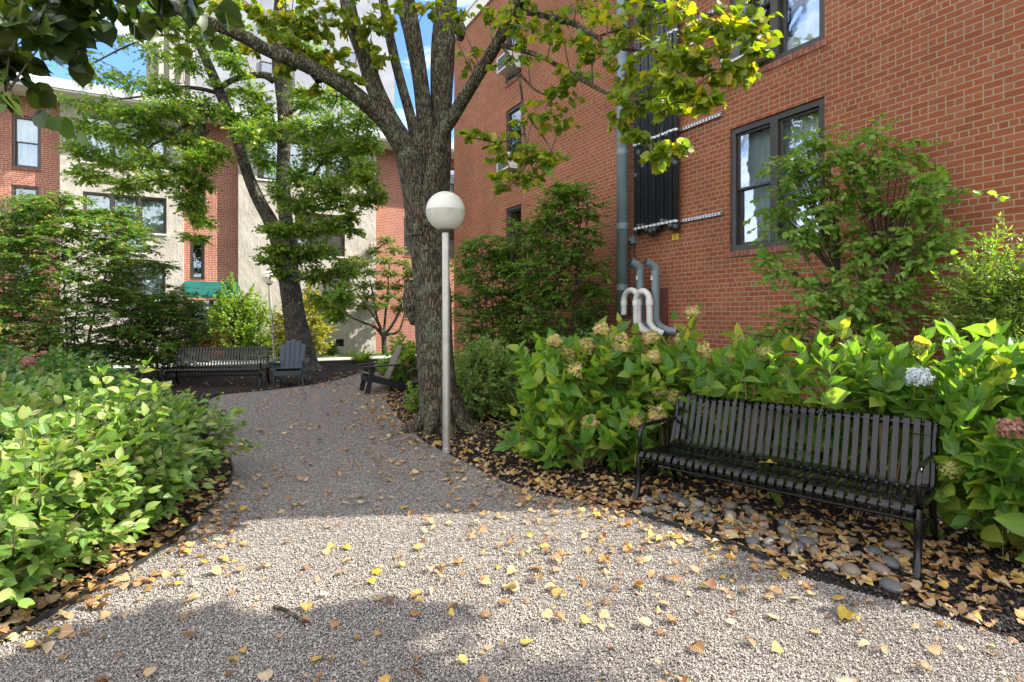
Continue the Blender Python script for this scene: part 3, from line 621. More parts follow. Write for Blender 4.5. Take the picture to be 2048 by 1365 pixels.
# ------------------------------------------------------------------ slatted garden chairs
def adirondack(label, m_fr, m_sl, pos, rz, splay=0.0, fan=.026):
    t = thing('garden_chair', label, 'chair', pos, rz, 'slatted garden chairs')
    for sx in (-1, 1):
        mb = MB(); mb.beam((sx*.27, -.03, .335), (sx*.27, .86, .07), .028, .13, (0, 0, 1)); mb.build('side_rail', m_fr, t, bevel=.003)
        mb = MB(); mb.beam((sx*.302, .05-splay, 0), (sx*.302, .05+splay*.3, .535), .10, .028, (1, 0, 0)); mb.build('leg', m_fr, t, bevel=.003)
        mb = MB(); mb.add([(sx*.25, -.12, .54), (sx*.41, -.12, .54), (sx*.385, .62, .56), (sx*.29, .66, .56), (sx*.25, -.12, .565), (sx*.41, -.12, .565), (sx*.385, .62, .585), (sx*.29, .66, .585)],
               [(0, 1, 2, 3), (7, 6, 5, 4), (0, 4, 5, 1), (1, 5, 6, 2), (2, 6, 7, 3), (3, 7, 4, 0)]); mb.build('armrest', m_fr, t, bevel=.004)
        mb = MB(); mb.add([(sx*.317, .1, .54), (sx*.317, .0, .54), (sx*.317, .02, .40), (sx*.345, .1, .54), (sx*.345, .0, .54), (sx*.345, .02, .40)], [(0, 1, 2), (5, 4, 3), (0, 3, 4, 1), (1, 4, 5, 2), (2, 5, 3, 0)]); mb.build('bracket', m_fr, t)
    mb = MB(); mb.beam((-.3, .60, .545), (.3, .60, .545), .05, .03); mb.beam((-.26, .40, .245), (.26, .40, .245), .03, .08); mb.build('back_brace', m_fr, t)
    mb = MB(); mb.beam((-.288, -.045, .30), (.288, -.045, .30), .024, .11, (0, 0, 1)); mb.build('apron', m_fr, t, bevel=.003)
    mb = MB()
    for k in range(5):
        y = -.015+k*.095; z = .41-.298*(y+.03); mb.beam((-.285, y, z), (.285, y, z), .085, .02, (0, .29, 1))
    mb.build('seat', m_sl, t, bevel=.003)
    mb = MB(); hts = [.93, 1.0, 1.03, 1.0, .93] if fan > .01 else [.96]*5
    for k in range(5):
        q = k-2; x0 = q*.092; x1 = q*(.092+fan); y0, z0 = .40, .25; L_ = (hts[k]-.25)/math.cos(math.radians(23)); y1 = y0+L_*math.sin(math.radians(23)); z1 = z0+L_*math.cos(math.radians(23))
        w0, w1 = .042, .042+fan*.42
        n0, n1 = (-.0, .018), (.018, .018); V = []
        for (yo, zo) in ((0, 0), (.02, -.008)):
            top = z1; V += [(x0-w0, y0+yo, z0+zo), (x0+w0, y0+yo, z0+zo), (x1+w1, y1+yo-(.008 if q == 2 else 0), top+zo-(.03 if q == 2 and fan > .01 else 0)), (x1-w1, y1+yo-(.008 if q == -2 else 0), top+zo-(.03 if q == -2 and fan > .01 else 0))]
        mb.add(V, [(0, 1, 2, 3), (7, 6, 5, 4), (0, 4, 5, 1), (1, 5, 6, 2), (2, 6, 7, 3), (3, 7, 4, 0)])
    mb.build('backrest', m_sl, t, bevel=.003); return t
M_navy = plain('slate blue lumber', (.015, .028, .048), .55, var=.12, scale=8); M_navyf = plain('dark teal lumber', (.012, .032, .036), .5, var=.2)
M_blkw = plain('black lumber', (.008, .008, .010), .5, var=.2); M_taupe = plain('weathered taupe lumber', (.12, .105, .085), .75, var=.35, scale=20)
pa, pb = G(553, 779), G(603, 769); ctr = (pa+pb)/2
adirondack('slate blue slatted garden chair facing the camera before the leaning tree', M_navyf, M_navy, (ctr[0]-.03, ctr[1], 0), math.radians(13))
pa = G(741, 789); pb = G(720, 783)
adirondack('black framed garden chair with taupe slats seen from its side', M_blkw, M_taupe, (pa[0]-.16, pa[1]+.28, 0), math.radians(-64), splay=.09, fan=0.0)
# ------------------------------------------------------------------ foliage helpers
def unit(v): return v/(np.linalg.norm(v, axis=-1, keepdims=True)+1e-9)
def TQ(V, Fc): V = np.array(V, float); return V, np.array(Fc)
# templates: x across, y along, z up
T_oval = TQ([(0, 0, 0), (0, 1, -.08), (.24, .32, .05), (.20, .70, .02), (-.24, .32, .05), (-.20, .70, .02)], [(0, 2, 3, 1), (0, 1, 5, 4)])
T_slim = TQ([(0, 0, 0), (0, 1, -.12), (.13, .35, .04), (.11, .70, .0), (-.13, .35, .04), (-.11, .70, .0)], [(0, 2, 3, 1), (0, 1, 5, 4)])
def rib(prof, curve=.12, fold=.08):       # prof: [(y, halfwidth)], quads left and right of a curved midrib
    n = len(prof); V = []
    for y, wd in prof: V.append((0, y, -curve*y*y))
    for sg in (1, -1):
        for y, wd in prof: V.append((sg*wd, y, fold*wd*2-curve*y*y))
    Fc = []
    for i in range(n-1):
        Fc.append((i, n+i, n+i+1, i+1)); Fc.append((i, i+1, 2*n+i+1, 2*n+i))
    return TQ(V, Fc)
T_ell = rib([(0, .01), (.18, .21), (.45, .31), (.74, .22), (1, .005)], .2, .2)
T_hyd = rib([(0, .015), (.14, .20), (.38, .33), (.64, .26), (.85, .10), (1, .004)], .28, .2)
T_heart = rib([(.06, .02), (-.04, .26), (.16, .44), (.45, .47), (.72, .30), (.88, .10), (1.02, .005)], .16, .1)
T_maple = TQ([(0, 0, 0), (.42, -.02, .03), (.28, .22, 0), (.55, .50, .04), (.22, .50, 0), (0, 1, -.06), (-.42, -.02, .03), (-.28, .22, 0), (-.55, .50, .04), (-.22, .50, 0)],
             [(0, 1, 2, 3, 4, 5), (0, 5, 9, 8, 7, 6)])
def leaves(pos, ldir, nrm, size, tmpl, wvar=.15, g=rng):
    T, Fb = tmpl; n = len(pos); ly = unit(ldir); lx = unit(np.cross(ly, nrm)); lz = np.cross(lx, ly)
    size = np.broadcast_to(size, (n,)); sx = size*(1+g.uniform(-wvar, wvar, n)); sz = size*g.uniform(-.3, 1.6, n)
    V = pos[:, None]+(T[None, :, 0, None]*sx[:, None, None])*lx[:, None]+(T[None, :, 1, None]*size[:, None, None])*ly[:, None]+(T[None, :, 2, None]*sz[:, None, None])*lz[:, None]
    k = len(T); Fc = (Fb[None]+np.arange(n)[:, None, None]*k).reshape(-1, Fb.shape[1])
    return V.reshape(-1, 3), Fc, np.tile(T[:, :2], (n, 1))
def twig_leaves(S, E, k, size, tmpl, t0=.15, hang=.2, flat=.6, spread=1.0, jit=.3, droop=0.0, opp=False, whorl=0, svar=.3, g=rng):
    M = len(S); d = E-S; L_ = np.linalg.norm(d, axis=1, keepdims=True); dn = d/(L_+1e-9)
    t = np.linspace(t0, 1, k)[None]+g.uniform(-.04, .04, (M, k)); t = np.clip(t, 0, 1.02)
    if opp: t = np.repeat(t, 2, axis=1)
    K = t.shape[1]; pos = S[:, None]+d[:, None]*t[..., None]; pos[..., 2] -= droop*t**2*L_
    up = np.array([0, 0, 1.]); side = np.cross(dn, up); bad = np.linalg.norm(side, axis=1) < .25; side[bad] = unit(g.normal(size=(bad.sum(), 3))*np.array([1, 1, .1])) if bad.any() else side[bad]
    side = unit(side); oth = unit(np.cross(side, dn))
    sg = np.where(np.arange(K) % 2 == 0, 1., -1.)[None]*np.ones((M, 1))
    if opp:   # alternate pairs turn by 90 degrees on upright shoots
        pr = (np.arange(K)//2) % 2; turn = (np.abs(dn[:, 2]) > .5)[:, None] & (pr[None] == 1)
        sv = np.where(turn[..., None], oth[:, None]*sg[..., None], side[:, None]*sg[..., None])
    else: sv = side[:, None]*sg[..., None]
    f = (t-t0)/(1-t0+1e-6)
    ld = dn[:, None]*(.35+.75*f[..., None])+sv*spread*(1.0-.45*f[..., None])+g.normal(size=(M, K, 3))*jit-up*hang
    nr = up*flat+g.normal(size=(M, K, 3))*(1-flat)*.8+dn[:, None]*.1
    sz = size*(1+g.uniform(-svar, svar, (M, K)))*(1-.25*f)
    return pos.reshape(-1, 3), ld.reshape(-1, 3), nr.reshape(-1, 3), sz.ravel()
def sticks(S, E, r0, r1=None):
    M = len(S); r1 = r0*.5 if r1 is None else r1; d = unit(E-S); a = unit(np.cross(d, np.array([.3, .2, .93]))); b = np.cross(d, a); V = []
    for P_, r in ((S, r0), (E, r1)):
        for th in (0, 2.09, 4.19): V.append(P_+np.reshape(r, (-1, 1))*(a*math.cos(th)+b*math.sin(th)))
    V = np.stack(V, 1).reshape(-1, 3); Fb = np.array([(0, 1, 4, 3), (1, 2, 5, 4), (2, 0, 3, 5)])
    return V, (Fb[None]+np.arange(M)[:, None, None]*6).reshape(-1, 4)
class Veg:
    """collects twigs and leaves of one plant"""
    def __init__(s): s.L = []; s.S = []
    def tw(s, S, E, k, size, tmpl, r=.004, **kw):
        S = np.atleast_2d(S); E = np.atleast_2d(E); s.L.append((twig_leaves(S, E, k, size, tmpl, **kw), tmpl)); s.S.append(sticks(S, E-np.array([0, 0, 1])*kw.get('droop', 0)*np.linalg.norm(E-S, axis=1, keepdims=True)*.9, r))
    def st(s, S, E, r0, r1=None): s.S.append(sticks(np.atleast_2d(S), np.atleast_2d(E), r0, r1))
    def tb(s, pts, r, n=6): s.S.append(tube(pts, r, n))
    def build(s, parent, m_leaf, m_stem, lname='foliage', sname='stems', smooth=False):
        n = 0; VV = []; FF = []; UU = []
        for (p, l, r, z), T in s.L:
            V, Fc, uv = leaves(p, l, r, z, T); VV.append(V); FF.append(Fc+n); UU.append(uv); n += len(V)
        if VV:
            V = np.concatenate(VV); me = arr_mesh(lname, loc_of(V, parent), np.concatenate(FF), np.concatenate(UU), smooth); link(lname, me, m_leaf, parent)
        if s.S:
            n = 0; VV = []; FF = []
            for V, Fc in s.S: VV.append(V); FF.append(Fc+n); n += len(V)
            link(sname, arr_mesh(sname, loc_of(np.concatenate(VV), parent), np.concatenate(FF), None, True), m_stem, parent)
def sph(n, g=rng): return unit(g.normal(size=(n, 3)))
M_bark = bark_mat('furrowed linden bark', (.06, .048, .034), (.145, .12, .085), (.18, .215, .13), 1.0, .75)
M_bark2 = bark_mat('grey brown bark', (.055, .046, .036), (.125, .108, .088), (.20, .22, .16), .8, .5)
M_twig = plain('brown twig', (.07, .05, .035), .8, var=.3); M_stem = plain('tan stem', (.20, .15, .07), .7, var=.3); M_gstem = plain('green stem', (.13, .17, .04), .6, var=.3)
def near_pt(pts, c): d = np.linalg.norm(pts-c, axis=1); return pts[np.argmin(d)]
def crown(v, limbs, clumps, ntw, k, size, tmpl, tw_len=.5, r_br=.012, seed=1, **kw):
    """clumps: (centre, radii) ; a branch runs from the nearest limb to each, twigs fan out of it"""
    g = np.random.default_rng(seed)
    for c, r, f in clumps:
        c = np.array(c, float); r = np.array(r, float); q = near_pt(limbs, c+np.array([0, 0, -.3])); dd = np.linalg.norm(c-q)
        if dd > .15 and dd < 5:
            midp = (q+c)/2+g.normal(size=3)*.08*dd+np.array([0, 0, .08*dd]); sp = spline([q, midp, c], 7); v.tb(sp, np.linspace(r_br*(.6+.35*dd), r_br*.4, 7), 5)
        n = max(3, int(ntw*f)); dirs = sph(n, g); st_ = c+dirs*r*g.uniform(.0, .45, (n, 1)); en = c+unit(dirs+.35*sph(n, g))*r*g.uniform(.6, 1.05, (n, 1))
        v.tw(st_, en, k, size, tmpl, r=r_br*.25, g=g, **kw)
# ------------------------------------------------------------------ trees
def limb(mb, keep, pts, n=18, sides=14, lobes=.035, seed=0, rs=1.0):
    a = np.array(pts, float); Wd = np.array([P(x, y, Y) for x, y, Y, _ in a]); r = a[:, 3]/2/F*a[:, 2]*rs
    s = spline(np.column_stack([Wd, r]), n); rr = np.maximum(s[:, 3], .004); V, Fc = tube(s[:, :3], rr, sides, lobes, seed)
    mb.add(V, Fc)
    keep.append(s[:, :3][n//4:]); return s
LG = [(.055, .085, .012), (.08, .12, .015), (.10, .14, .02), (.14, .17, .02), (.30, .24, .02)]
M_linden = leaf_mat('linden leaves', [(.10, .17, .018), (.14, .22, .02), (.18, .26, .02), (.23, .28, .022), (.48, .36, .03)], .5, (1.5, 1.5, .4), .38, veins=.25)
b0 = G(883, 868)
T1 = thing('linden_tree', 'big linden with a furrowed trunk forking into many limbs behind the near lamp post', 'tree', (b0[0], b0[1]+.3, 0))
mb = MB(); K1 = []
limb(mb, K1, [(885, 885, 7.75, 122), (884, 868, 7.75, 104), (881, 840, 7.75, 93), (876, 780, 7.75, 86), (871, 700, 7.75, 82), (866, 610, 7.75, 82), (861, 520, 7.75, 82), (853, 440, 7.75, 84), (850, 395, 7.75, 76), (850, 350, 7.8, 50)], 44, 40, .04, 3, rs=.88)
limb(mb, K1, [(868, 640, 7.8, 40), (871, 540, 7.85, 48), (872, 440, 7.9, 46), (878, 340, 7.95, 42), (882, 220, 8.0, 44), (887, 100, 8.0, 46), (893, 20, 8.0, 44), (903, -120, 8.0, 38), (930, -380, 8.1, 22), (960, -620, 8.2, 8)], 44, 20, .05, 5)
limb(mb, K1, [(844, 470, 7.7, 60), (838, 400, 7.65, 58), (826, 345, 7.6, 54), (812, 305, 7.55, 46), (795, 282, 7.45, 36), (762, 238, 7.3, 33), (700, 182, 7.0, 31), (620, 136, 6.7, 28), (540, 104, 6.4, 26), (470, 66, 6.15, 24), (400, 38, 5.95, 22), (330, 5, 5.8, 20), (240, -50, 5.6, 15), (120, -120, 5.4, 8)], 60, 18, .05, 7)
limb(mb, K1, [(640, 160, 6.8, 20), (600, 110, 6.9, 20), (550, 66, 7.0, 19), (505, 25, 7.0, 18), (455, -20, 7.0, 16), (380, -110, 7.0, 10)], 20, 12, .05, 8)
limb(mb, K1, [(828, 350, 7.65, 44), (808, 290, 7.6, 40), (778, 235, 7.6, 34), (750, 178, 7.6, 33), (728, 110, 7.6, 31), (706, 50, 7.6, 31), (694, -10, 7.6, 29), (680, -160, 7.6, 22), (650, -400, 7.6, 8)], 36, 18, .05, 9)
limb(mb, K1, [(846, 400, 7.75, 36), (838, 320, 7.75, 26), (824, 245, 7.75, 21), (800, 160, 7.7, 19), (782, 85, 7.7, 18), (766, 0, 7.7, 17), (740, -150, 7.7, 10)], 28, 14, .05, 10)
limb(mb, K1, [(856, 440, 7.75, 40), (854, 340, 7.8, 34), (850, 240, 7.85, 33), (840, 150, 7.85, 32), (826, 70, 7.85, 34), (812, 0, 7.85, 36), (795, -160, 7.9, 26), (780, -420, 7.9, 8)], 36, 18, .05, 11)
limb(mb, K1, [(858, 450, 7.6, 44), (862, 390, 7.5, 36), (872, 320, 7.45, 31), (886, 268, 7.35, 28), (910, 228, 7.2, 27), (946, 168, 6.95, 25), (995, 86, 6.65, 23), (1025, 30, 6.5, 23), (1048, -15, 6.3, 22), (1110, -130, 6.0, 16), (1190, -260, 5.8, 6)], 44, 16, .05, 12)
for k_, (an, ln) in enumerate(((-2.6, .62), (-1.9, .5), (-1.2, .62), (-.5, .7), (.3, .6), (2.9, .55))):
    c_ = P(884, 868, 7.75); c_[2] = 0; e_ = np.array([math.cos(an), math.sin(an), 0]); pr_ = [c_+e_*.12+[0, 0, .55], c_+e_*.26+[0, 0, .2], c_+e_*.40+[0, 0, .05], c_+e_*(ln)+[0, 0, -.02], c_+e_*(ln+.25)+[0, 0, -.09]]
    V, Fc = tube(spline(pr_, 16), np.linspace(.12, .025, 16), 12, .06, k_); mb.add(V, Fc)
# burrs on the trunk
for px, py, r in ((822, 600, .16), (826, 628, .11), (921, 62, .10), (848, 852, .17), (925, 858, .14), (738, 130, .07)):
    c = P(px, py, 7.72 if py > 100 else 7.9); th = np.linspace(0, math.pi, 8); n_ = 12
    V = [c+r*np.array([math.sin(a)*math.cos(p)*.75, math.sin(a)*math.sin(p), math.cos(a)*1.5]) for a in th for p in np.linspace(0, 2*math.pi, n_, endpoint=False)]
    mb.add(V, [(j*n_+i, j*n_+(i+1) % n_, (j+1)*n_+(i+1) % n_, (j+1)*n_+i) for j in range(7) for i in range(n_)])
def dz(x, Y): return Y if x < 1180 else max(4.3, min(Y, 6.05-(x-1080)*.0058))
def small(pts, n=14): limb(mb, K1, [(x, y, dz(x, Y), w_) for x, y, Y, w_ in pts], n, 7, .03, 4)
small([(1000, 90, 6.65, 12), (1065, 107, 6.4, 10), (1111, 129, 6.2, 9), (1154, 155, 6.0, 9), (1196, 178, 5.8, 8), (1233, 194, 5.6, 6), (1300, 205, 5.4, 4), (1370, 205, 5.3, 3)])
small([(1036, 20, 6.5, 14), (1104, 36, 6.2, 11), (1154, 51, 6, 10), (1187, 71, 5.9, 9), (1236, 96, 5.7, 7), (1276, 101, 5.6, 5), (1340, 105, 5.5, 4), (1430, 105, 5.3, 3), (1480, 70, 5.2, 2)])
small([(1008, 93, 6.6, 8), (1020, 118, 6.5, 7), (1035, 145, 6.4, 6), (1045, 198, 6.2, 5), (1048, 264, 6.1, 4), (1056, 318, 6.0, 3), (1035, 360, 5.9, 2)])
small([(1037, 147, 6.4, 5), (1078, 185, 6.2, 4), (1130, 195, 6.1, 3)]); small([(1048, 268, 6.1, 3), (1000, 285, 6.0, 3), (940, 275, 5.9, 2)]); small([(1046, 220, 6.1, 3), (1090, 280, 6, 3), (1110, 320, 5.9, 2)])
small([(1045, -60, 6.3, 14), (1130, -40, 6.0, 10), (1230, -10, 5.6, 8), (1330, 20, 5.3, 5), (1450, 30, 5.1, 3)]); small([(1190, 75, 5.9, 5), (1240, 60, 5.7, 4), (1330, 45, 5.5, 3)]); small([(1235, 195, 5.6, 4), (1270, 245, 5.5, 3), (1310, 310, 5.4, 2)])
mb.build('trunk', M_bark, T1, smooth=True, world=True)
LK1 = np.concatenate(K1); v = Veg()
def cl1(px, py, Y, rx, ry, f=1.0, rd=None): return cl(px, py, dz(px, Y), rx, ry, f, rd)
def cl(px, py, Y, rx, ry, f=1.0, rd=None): c = P(px, py, Y); k = Y/F; return (c, (rx*k, rd if rd else rx*k*.8, ry*k), f)
R1 = [cl1(1080, 30, 6.2, 55, 35), cl1(1150, 15, 6.0, 60, 35), cl1(1230, 25, 5.7, 60, 35), cl1(1300, 15, 5.4, 60, 35), cl1(1370, 35, 5.3, 60, 40), cl1(1440, 45, 5.2, 55, 45), cl1(1500, 50, 5.1, 40, 55), cl1(1475, 110, 5.2, 50, 35),
      cl1(1130, 80, 6.0, 50, 22), cl1(1190, 105, 5.9, 45, 22), cl1(1260, 80, 5.6, 55, 28), cl1(1320, 100, 5.5, 60, 28), cl1(1390, 110, 5.4, 55, 32), cl1(1440, 140, 5.3, 40, 25), cl1(1250, 145, 5.6, 50, 28), cl1(1310, 160, 5.5, 50, 28), cl1(1370, 165, 5.4, 45, 25), cl1(1410, 200, 5.4, 30, 18),
      cl1(1150, 145, 5.9, 40, 14, .7), cl1(1260, 205, 5.5, 45, 22), cl1(1330, 215, 5.4, 40, 20, .8), cl1(1275, 270, 5.5, 28, 22, .7), cl1(1320, 310, 5.4, 30, 22, .9), cl1(1235, 240, 5.6, 20, 22, .6), cl1(1350, 295, 5.4, 24, 12, .5),
      cl1(1095, 205, 6.1, 45, 18, .8), cl1(1130, 190, 6.1, 30, 20, .8), cl1(1070, 240, 6.1, 42, 18, .9), cl1(1120, 245, 6.0, 42, 14, .7), cl1(985, 270, 6.0, 35, 12, .6), cl1(940, 272, 5.9, 22, 10, .4), cl1(1010, 300, 6.0, 45, 18, .8), cl1(1050, 315, 6.0, 48, 20, 1), cl1(1100, 325, 5.9, 40, 16, .8), cl1(1020, 355, 5.9, 32, 22, .8), cl1(1062, 355, 5.9, 32, 22, .8), cl1(1010, 385, 5.9, 18, 14, .4),
      cl1(1010, 30, 6.6, 40, 28, .6), cl1(1050, 60, 6.4, 40, 22, .8), cl1(1060, 110, 6.2, 35, 20, .6), cl1(1000, 130, 6.5, 20, 18, .2), cl1(935, 115, 6.9, 28, 22, .5), cl1(915, 25, 7.0, 28, 22, .4), cl1(965, 25, 6.9, 26, 20, .4), cl1(900, 45, 7.0, 18, 15, .4)]
R2 = [cl(x, y, Y, rx, ry, f) for x, y, Y, rx, ry, f in [(600, 20, 6.9, 60, 35, 1), (560, 60, 6.8, 50, 25, .9), (640, 60, 7, 50, 30, 1), (690, 30, 7.2, 45, 35, .8), (740, 50, 7.3, 40, 35, .8), (600, 100, 6.8, 55, 25, .9), (655, 110, 7, 45, 28, 1), (560, 130, 6.6, 30, 15, .5),
      (660, 150, 6.9, 40, 16, .8), (700, 150, 7, 30, 18, .6), (520, 20, 6.7, 40, 25, .7), (450, 10, 6.4, 35, 20, .6), (760, 110, 7.4, 35, 25, .6), (790, 30, 7.4, 35, 25, .4), (500, 90, 6.6, 20, 18, .3), (620, 180, 7, 25, 12, .3), (860, 15, 7.2, 30, 20, .4), (590, -30, 6.9, 60, 30, .8), (700, -30, 7, 60, 30, .8), (1100, -50, 6, 70, 35, .8), (1300, -60, 5.4, 80, 35, .8)]]
R1 = [(c_, (r_[0]*1.5, r_[1]*1.3, r_[2]*1.45), f_) for c_, r_, f_ in R1]; R2 = [(c_, (r_[0]*1.2, r_[1]*1.2, r_[2]*1.2), f_) for c_, r_, f_ in R2]
crown(v, LK1, R1, 11, 6, .090, T_heart, r_br=.010, seed=3, hang=.45, flat=.45, spread=.9, jit=.35, droop=.12)
crown(v, LK1, R2, 17, 7, .095, T_heart, r_br=.010, seed=4, hang=.5, flat=.4, spread=.9, jit=.35, droop=.12)
up_ = [((b0[0]+x, b0[1]+y, z), (1.1, 1.1, .7), 1) for x, y, z in [(-2.5, .5, 8), (-1, 1.5, 9), (.5, 0, 9.5), (2.2, -.5, 8.2), (-3.5, -1, 7.2), (0, -1.2, 8.6), (1.2, 1.6, 10.4), (-1.6, 0, 10.6), (3.2, -1.5, 7.2)]]
crown(v, LK1, up_, 40, 8, .13, T_heart, r_br=.014, seed=5, hang=.5, flat=.4, spread=.9, jit=.35, droop=.12)
v.build(T1, M_linden, M_twig, 'crown', 'twigs', True)
# leaning maple with two stems
M_maple = leaf_mat('maple leaves', [(.055, .145, .022), (.085, .19, .025), (.13, .235, .03), (.21, .29, .034), (.34, .35, .04)], .5, (1.5, 1.6, .4), .4, nscale=.35)
TY2 = 16.3; T2 = thing('maple_tree', 'leaning maple with two stems and a wide drooping green crown in the middle distance', 'tree', tuple(P(600, 740, TY2)[:2])+(0,))
mb = MB(); K2 = []
limb(mb, K2, [(606, 752, TY2, 104), (602, 735, TY2, 78), (598, 700, TY2, 60), (590, 640, TY2, 48), (581, 580, TY2, 44), (572, 530, TY2, 42), (560, 485, TY2, 36), (540, 440, TY2, 31), (518, 400, TY2, 27), (494, 346, TY2, 24), (470, 264, TY2, 23), (438, 181, TY2, 22), (410, 115, TY2, 19), (385, 60, TY2, 15), (360, -10, TY2, 9), (340, -80, TY2, 4)], 56, 24, .05, 21, rs=.88)
limb(mb, K2, [(588, 600, 16.5, 26), (582, 520, 16.5, 26), (572, 440, 16.5, 26), (566, 380, 16.5, 28), (567, 300, 16.5, 24), (571, 214, 16.5, 32), (568, 132, 16.5, 42), (563, 90, 16.5, 32), (560, 20, 16.5, 24), (566, -80, 16.5, 14), (575, -200, 16.5, 5)], 40, 16, .05, 22)
for q in ([(548, 163, 16.4, 14), (528, 151, 16.3, 13), (499, 152, 16.2, 12), (466, 160, 16.2, 11), (436, 177, 16.2, 9)], [(445, 215, TY2, 10), (420, 209, 16, 10), (389, 211, 15.7, 8), (330, 221, 15.4, 6), (290, 247, 15.2, 4), (230, 262, 15, 3)],
          [(437, 187, TY2, 8), (400, 178, 16, 8), (346, 175, 15.8, 6), (297, 191, 15.6, 5), (230, 200, 15.4, 3)], [(400, 240, 15.8, 6), (372, 250, 15.6, 8), (330, 277, 15.4, 7), (297, 297, 15.3, 5), (284, 340, 15.2, 3), (270, 380, 15.2, 2)],
          [(420, 260, 15.9, 4), (392, 297, 15.8, 5), (389, 372, 15.7, 4), (384, 450, 15.6, 3)], [(590, 430, 16.3, 8), (640, 330, 16, 6), (690, 280, 15.8, 4)], [(585, 400, 16.3, 7), (650, 420, 15.8, 5), (720, 400, 15.5, 3)],
          [(400, 90, TY2, 7), (330, 70, 16, 5), (260, 90, 15.8, 4), (180, 130, 15.6, 3)], [(580, 560, 16, 8), (640, 560, 15.6, 5), (690, 590, 15.4, 3)], [(575, 230, 16.3, 8), (640, 190, 16, 5), (700, 200, 16, 3)]):
    limb(mb, K2, q, 14, 7, .04, 23)
mb.build('trunk', M_bark2, T2, smooth=True, world=True)
LK2 = np.concatenate(K2); v = Veg(); g2 = np.random.default_rng(8)
def cm(lst, ymid): return [cl(x, y, ymid+g2.uniform(-.9, .9), rx, ry, f, .8) for x, y, rx, ry, f in lst]
MC = cm([(330, 180, 45, 22, 1), (260, 160, 45, 20, .5), (190, 150, 45, 18, .4), (300, 100, 45, 28, .4), (230, 70, 45, 25, .35), (160, 100, 30, 18, .25), (370, 120, 40, 28, .8), (400, 60, 40, 35, .8), (340, 40, 40, 25, .6), (280, 20, 40, 25, .4), (150, 210, 28, 14, .25), (210, 215, 45, 20, .6),
         (280, 230, 55, 22, 1), (350, 220, 55, 22, 1), (410, 215, 40, 20, 1), (180, 255, 40, 18, .7), (250, 275, 55, 22, 1), (320, 265, 50, 20, 1), (380, 285, 40, 20, .9), (170, 300, 40, 20, .8), (230, 325, 50, 22, 1), (300, 320, 50, 22, .9), (180, 350, 40, 18, .8), (250, 370, 50, 18, .9), (320, 360, 45, 16, .7),
         (400, 320, 35, 20, .9), (430, 300, 28, 18, .8), (395, 365, 28, 18, .9), (385, 410, 22, 22, .8), (370, 345, 30, 14, .6), (400, 440, 16, 18, .6), (375, 395, 18, 12, .5), (390, 475, 16, 12, .35), (450, 90, 40, 25, .8), (470, 130, 30, 15, .7), (480, 60, 35, 25, .6), (460, 230, 26, 16, .6), (510, 185, 35, 20, .6),
         (520, 220, 32, 25, .9), (500, 270, 35, 28, .9), (530, 320, 28, 20, .7), (540, 255, 22, 26, .6), (450, 180, 24, 12, .4), (600, 60, 40, 30, .5), (630, 110, 35, 28, .5)], 15.6)
MC2 = cm([(620, 200, 45, 25, .9), (680, 190, 40, 25, .8), (610, 260, 45, 25, 1), (670, 250, 45, 25, 1), (720, 240, 35, 28, .8), (640, 310, 50, 25, 1), (700, 300, 40, 25, 1), (740, 290, 26, 20, .7), (600, 350, 35, 22, .9), (650, 370, 45, 20, .9), (700, 350, 42, 22, .9), (740, 360, 26, 20, .7), (610, 410, 40, 22, 1), (670, 400, 45, 20, .8), (720, 400, 35, 16, .7), (755, 390, 20, 14, .5),
          (560, 460, 38, 14, .9), (610, 460, 45, 20, 1), (660, 450, 40, 16, .7), (700, 460, 26, 14, .5), (560, 500, 34, 12, .8), (540, 520, 24, 10, .5), (600, 510, 40, 18, 1), (640, 500, 40, 18, .7), (575, 545, 26, 12, .8), (640, 550, 40, 22, 1), (690, 540, 28, 20, .8), (650, 600, 34, 20, 1), (685, 590, 26, 20, .9), (670, 630, 22, 14, .6), (730, 330, 22, 14, .5), (700, 430, 24, 12, .5), (560, 390, 16, 30, .5)], 15.6)
MC = [(c_, (r_[0]*1.2, r_[1]*1.2, r_[2]*1.25), f_) for c_, r_, f_ in MC]; MC2 = [(c_, (r_[0]*1.2, r_[1]*1.2, r_[2]*1.35), f_) for c_, r_, f_ in MC2]
crown(v, LK2, MC, 125, 9, .088, T_maple, r_br=.012, seed=6, hang=.5, flat=.4, spread=.8, jit=.45, droop=.1)
crown(v, LK2, MC2, 130, 9, .088, T_maple, r_br=.012, seed=7, hang=.5, flat=.4, spread=.8, jit=.45, droop=.1)
bx, by = P(560, 740, TY2)[:2]
crown(v, LK2, [((bx+x, by+y, z), (1.6, 1.6, 1.0), 1) for x, y, z in [(-2.5, 0, 12), (0, 1, 13.5), (2, 0, 12), (-4, -1, 11), (0, -1, 11.5)]], 60, 9, .15, T_maple, r_br=.02, seed=8, hang=.5, flat=.4, spread=.8, jit=.45, droop=.1)
v.build(T2, M_maple, M_twig, 'crown', 'twigs')
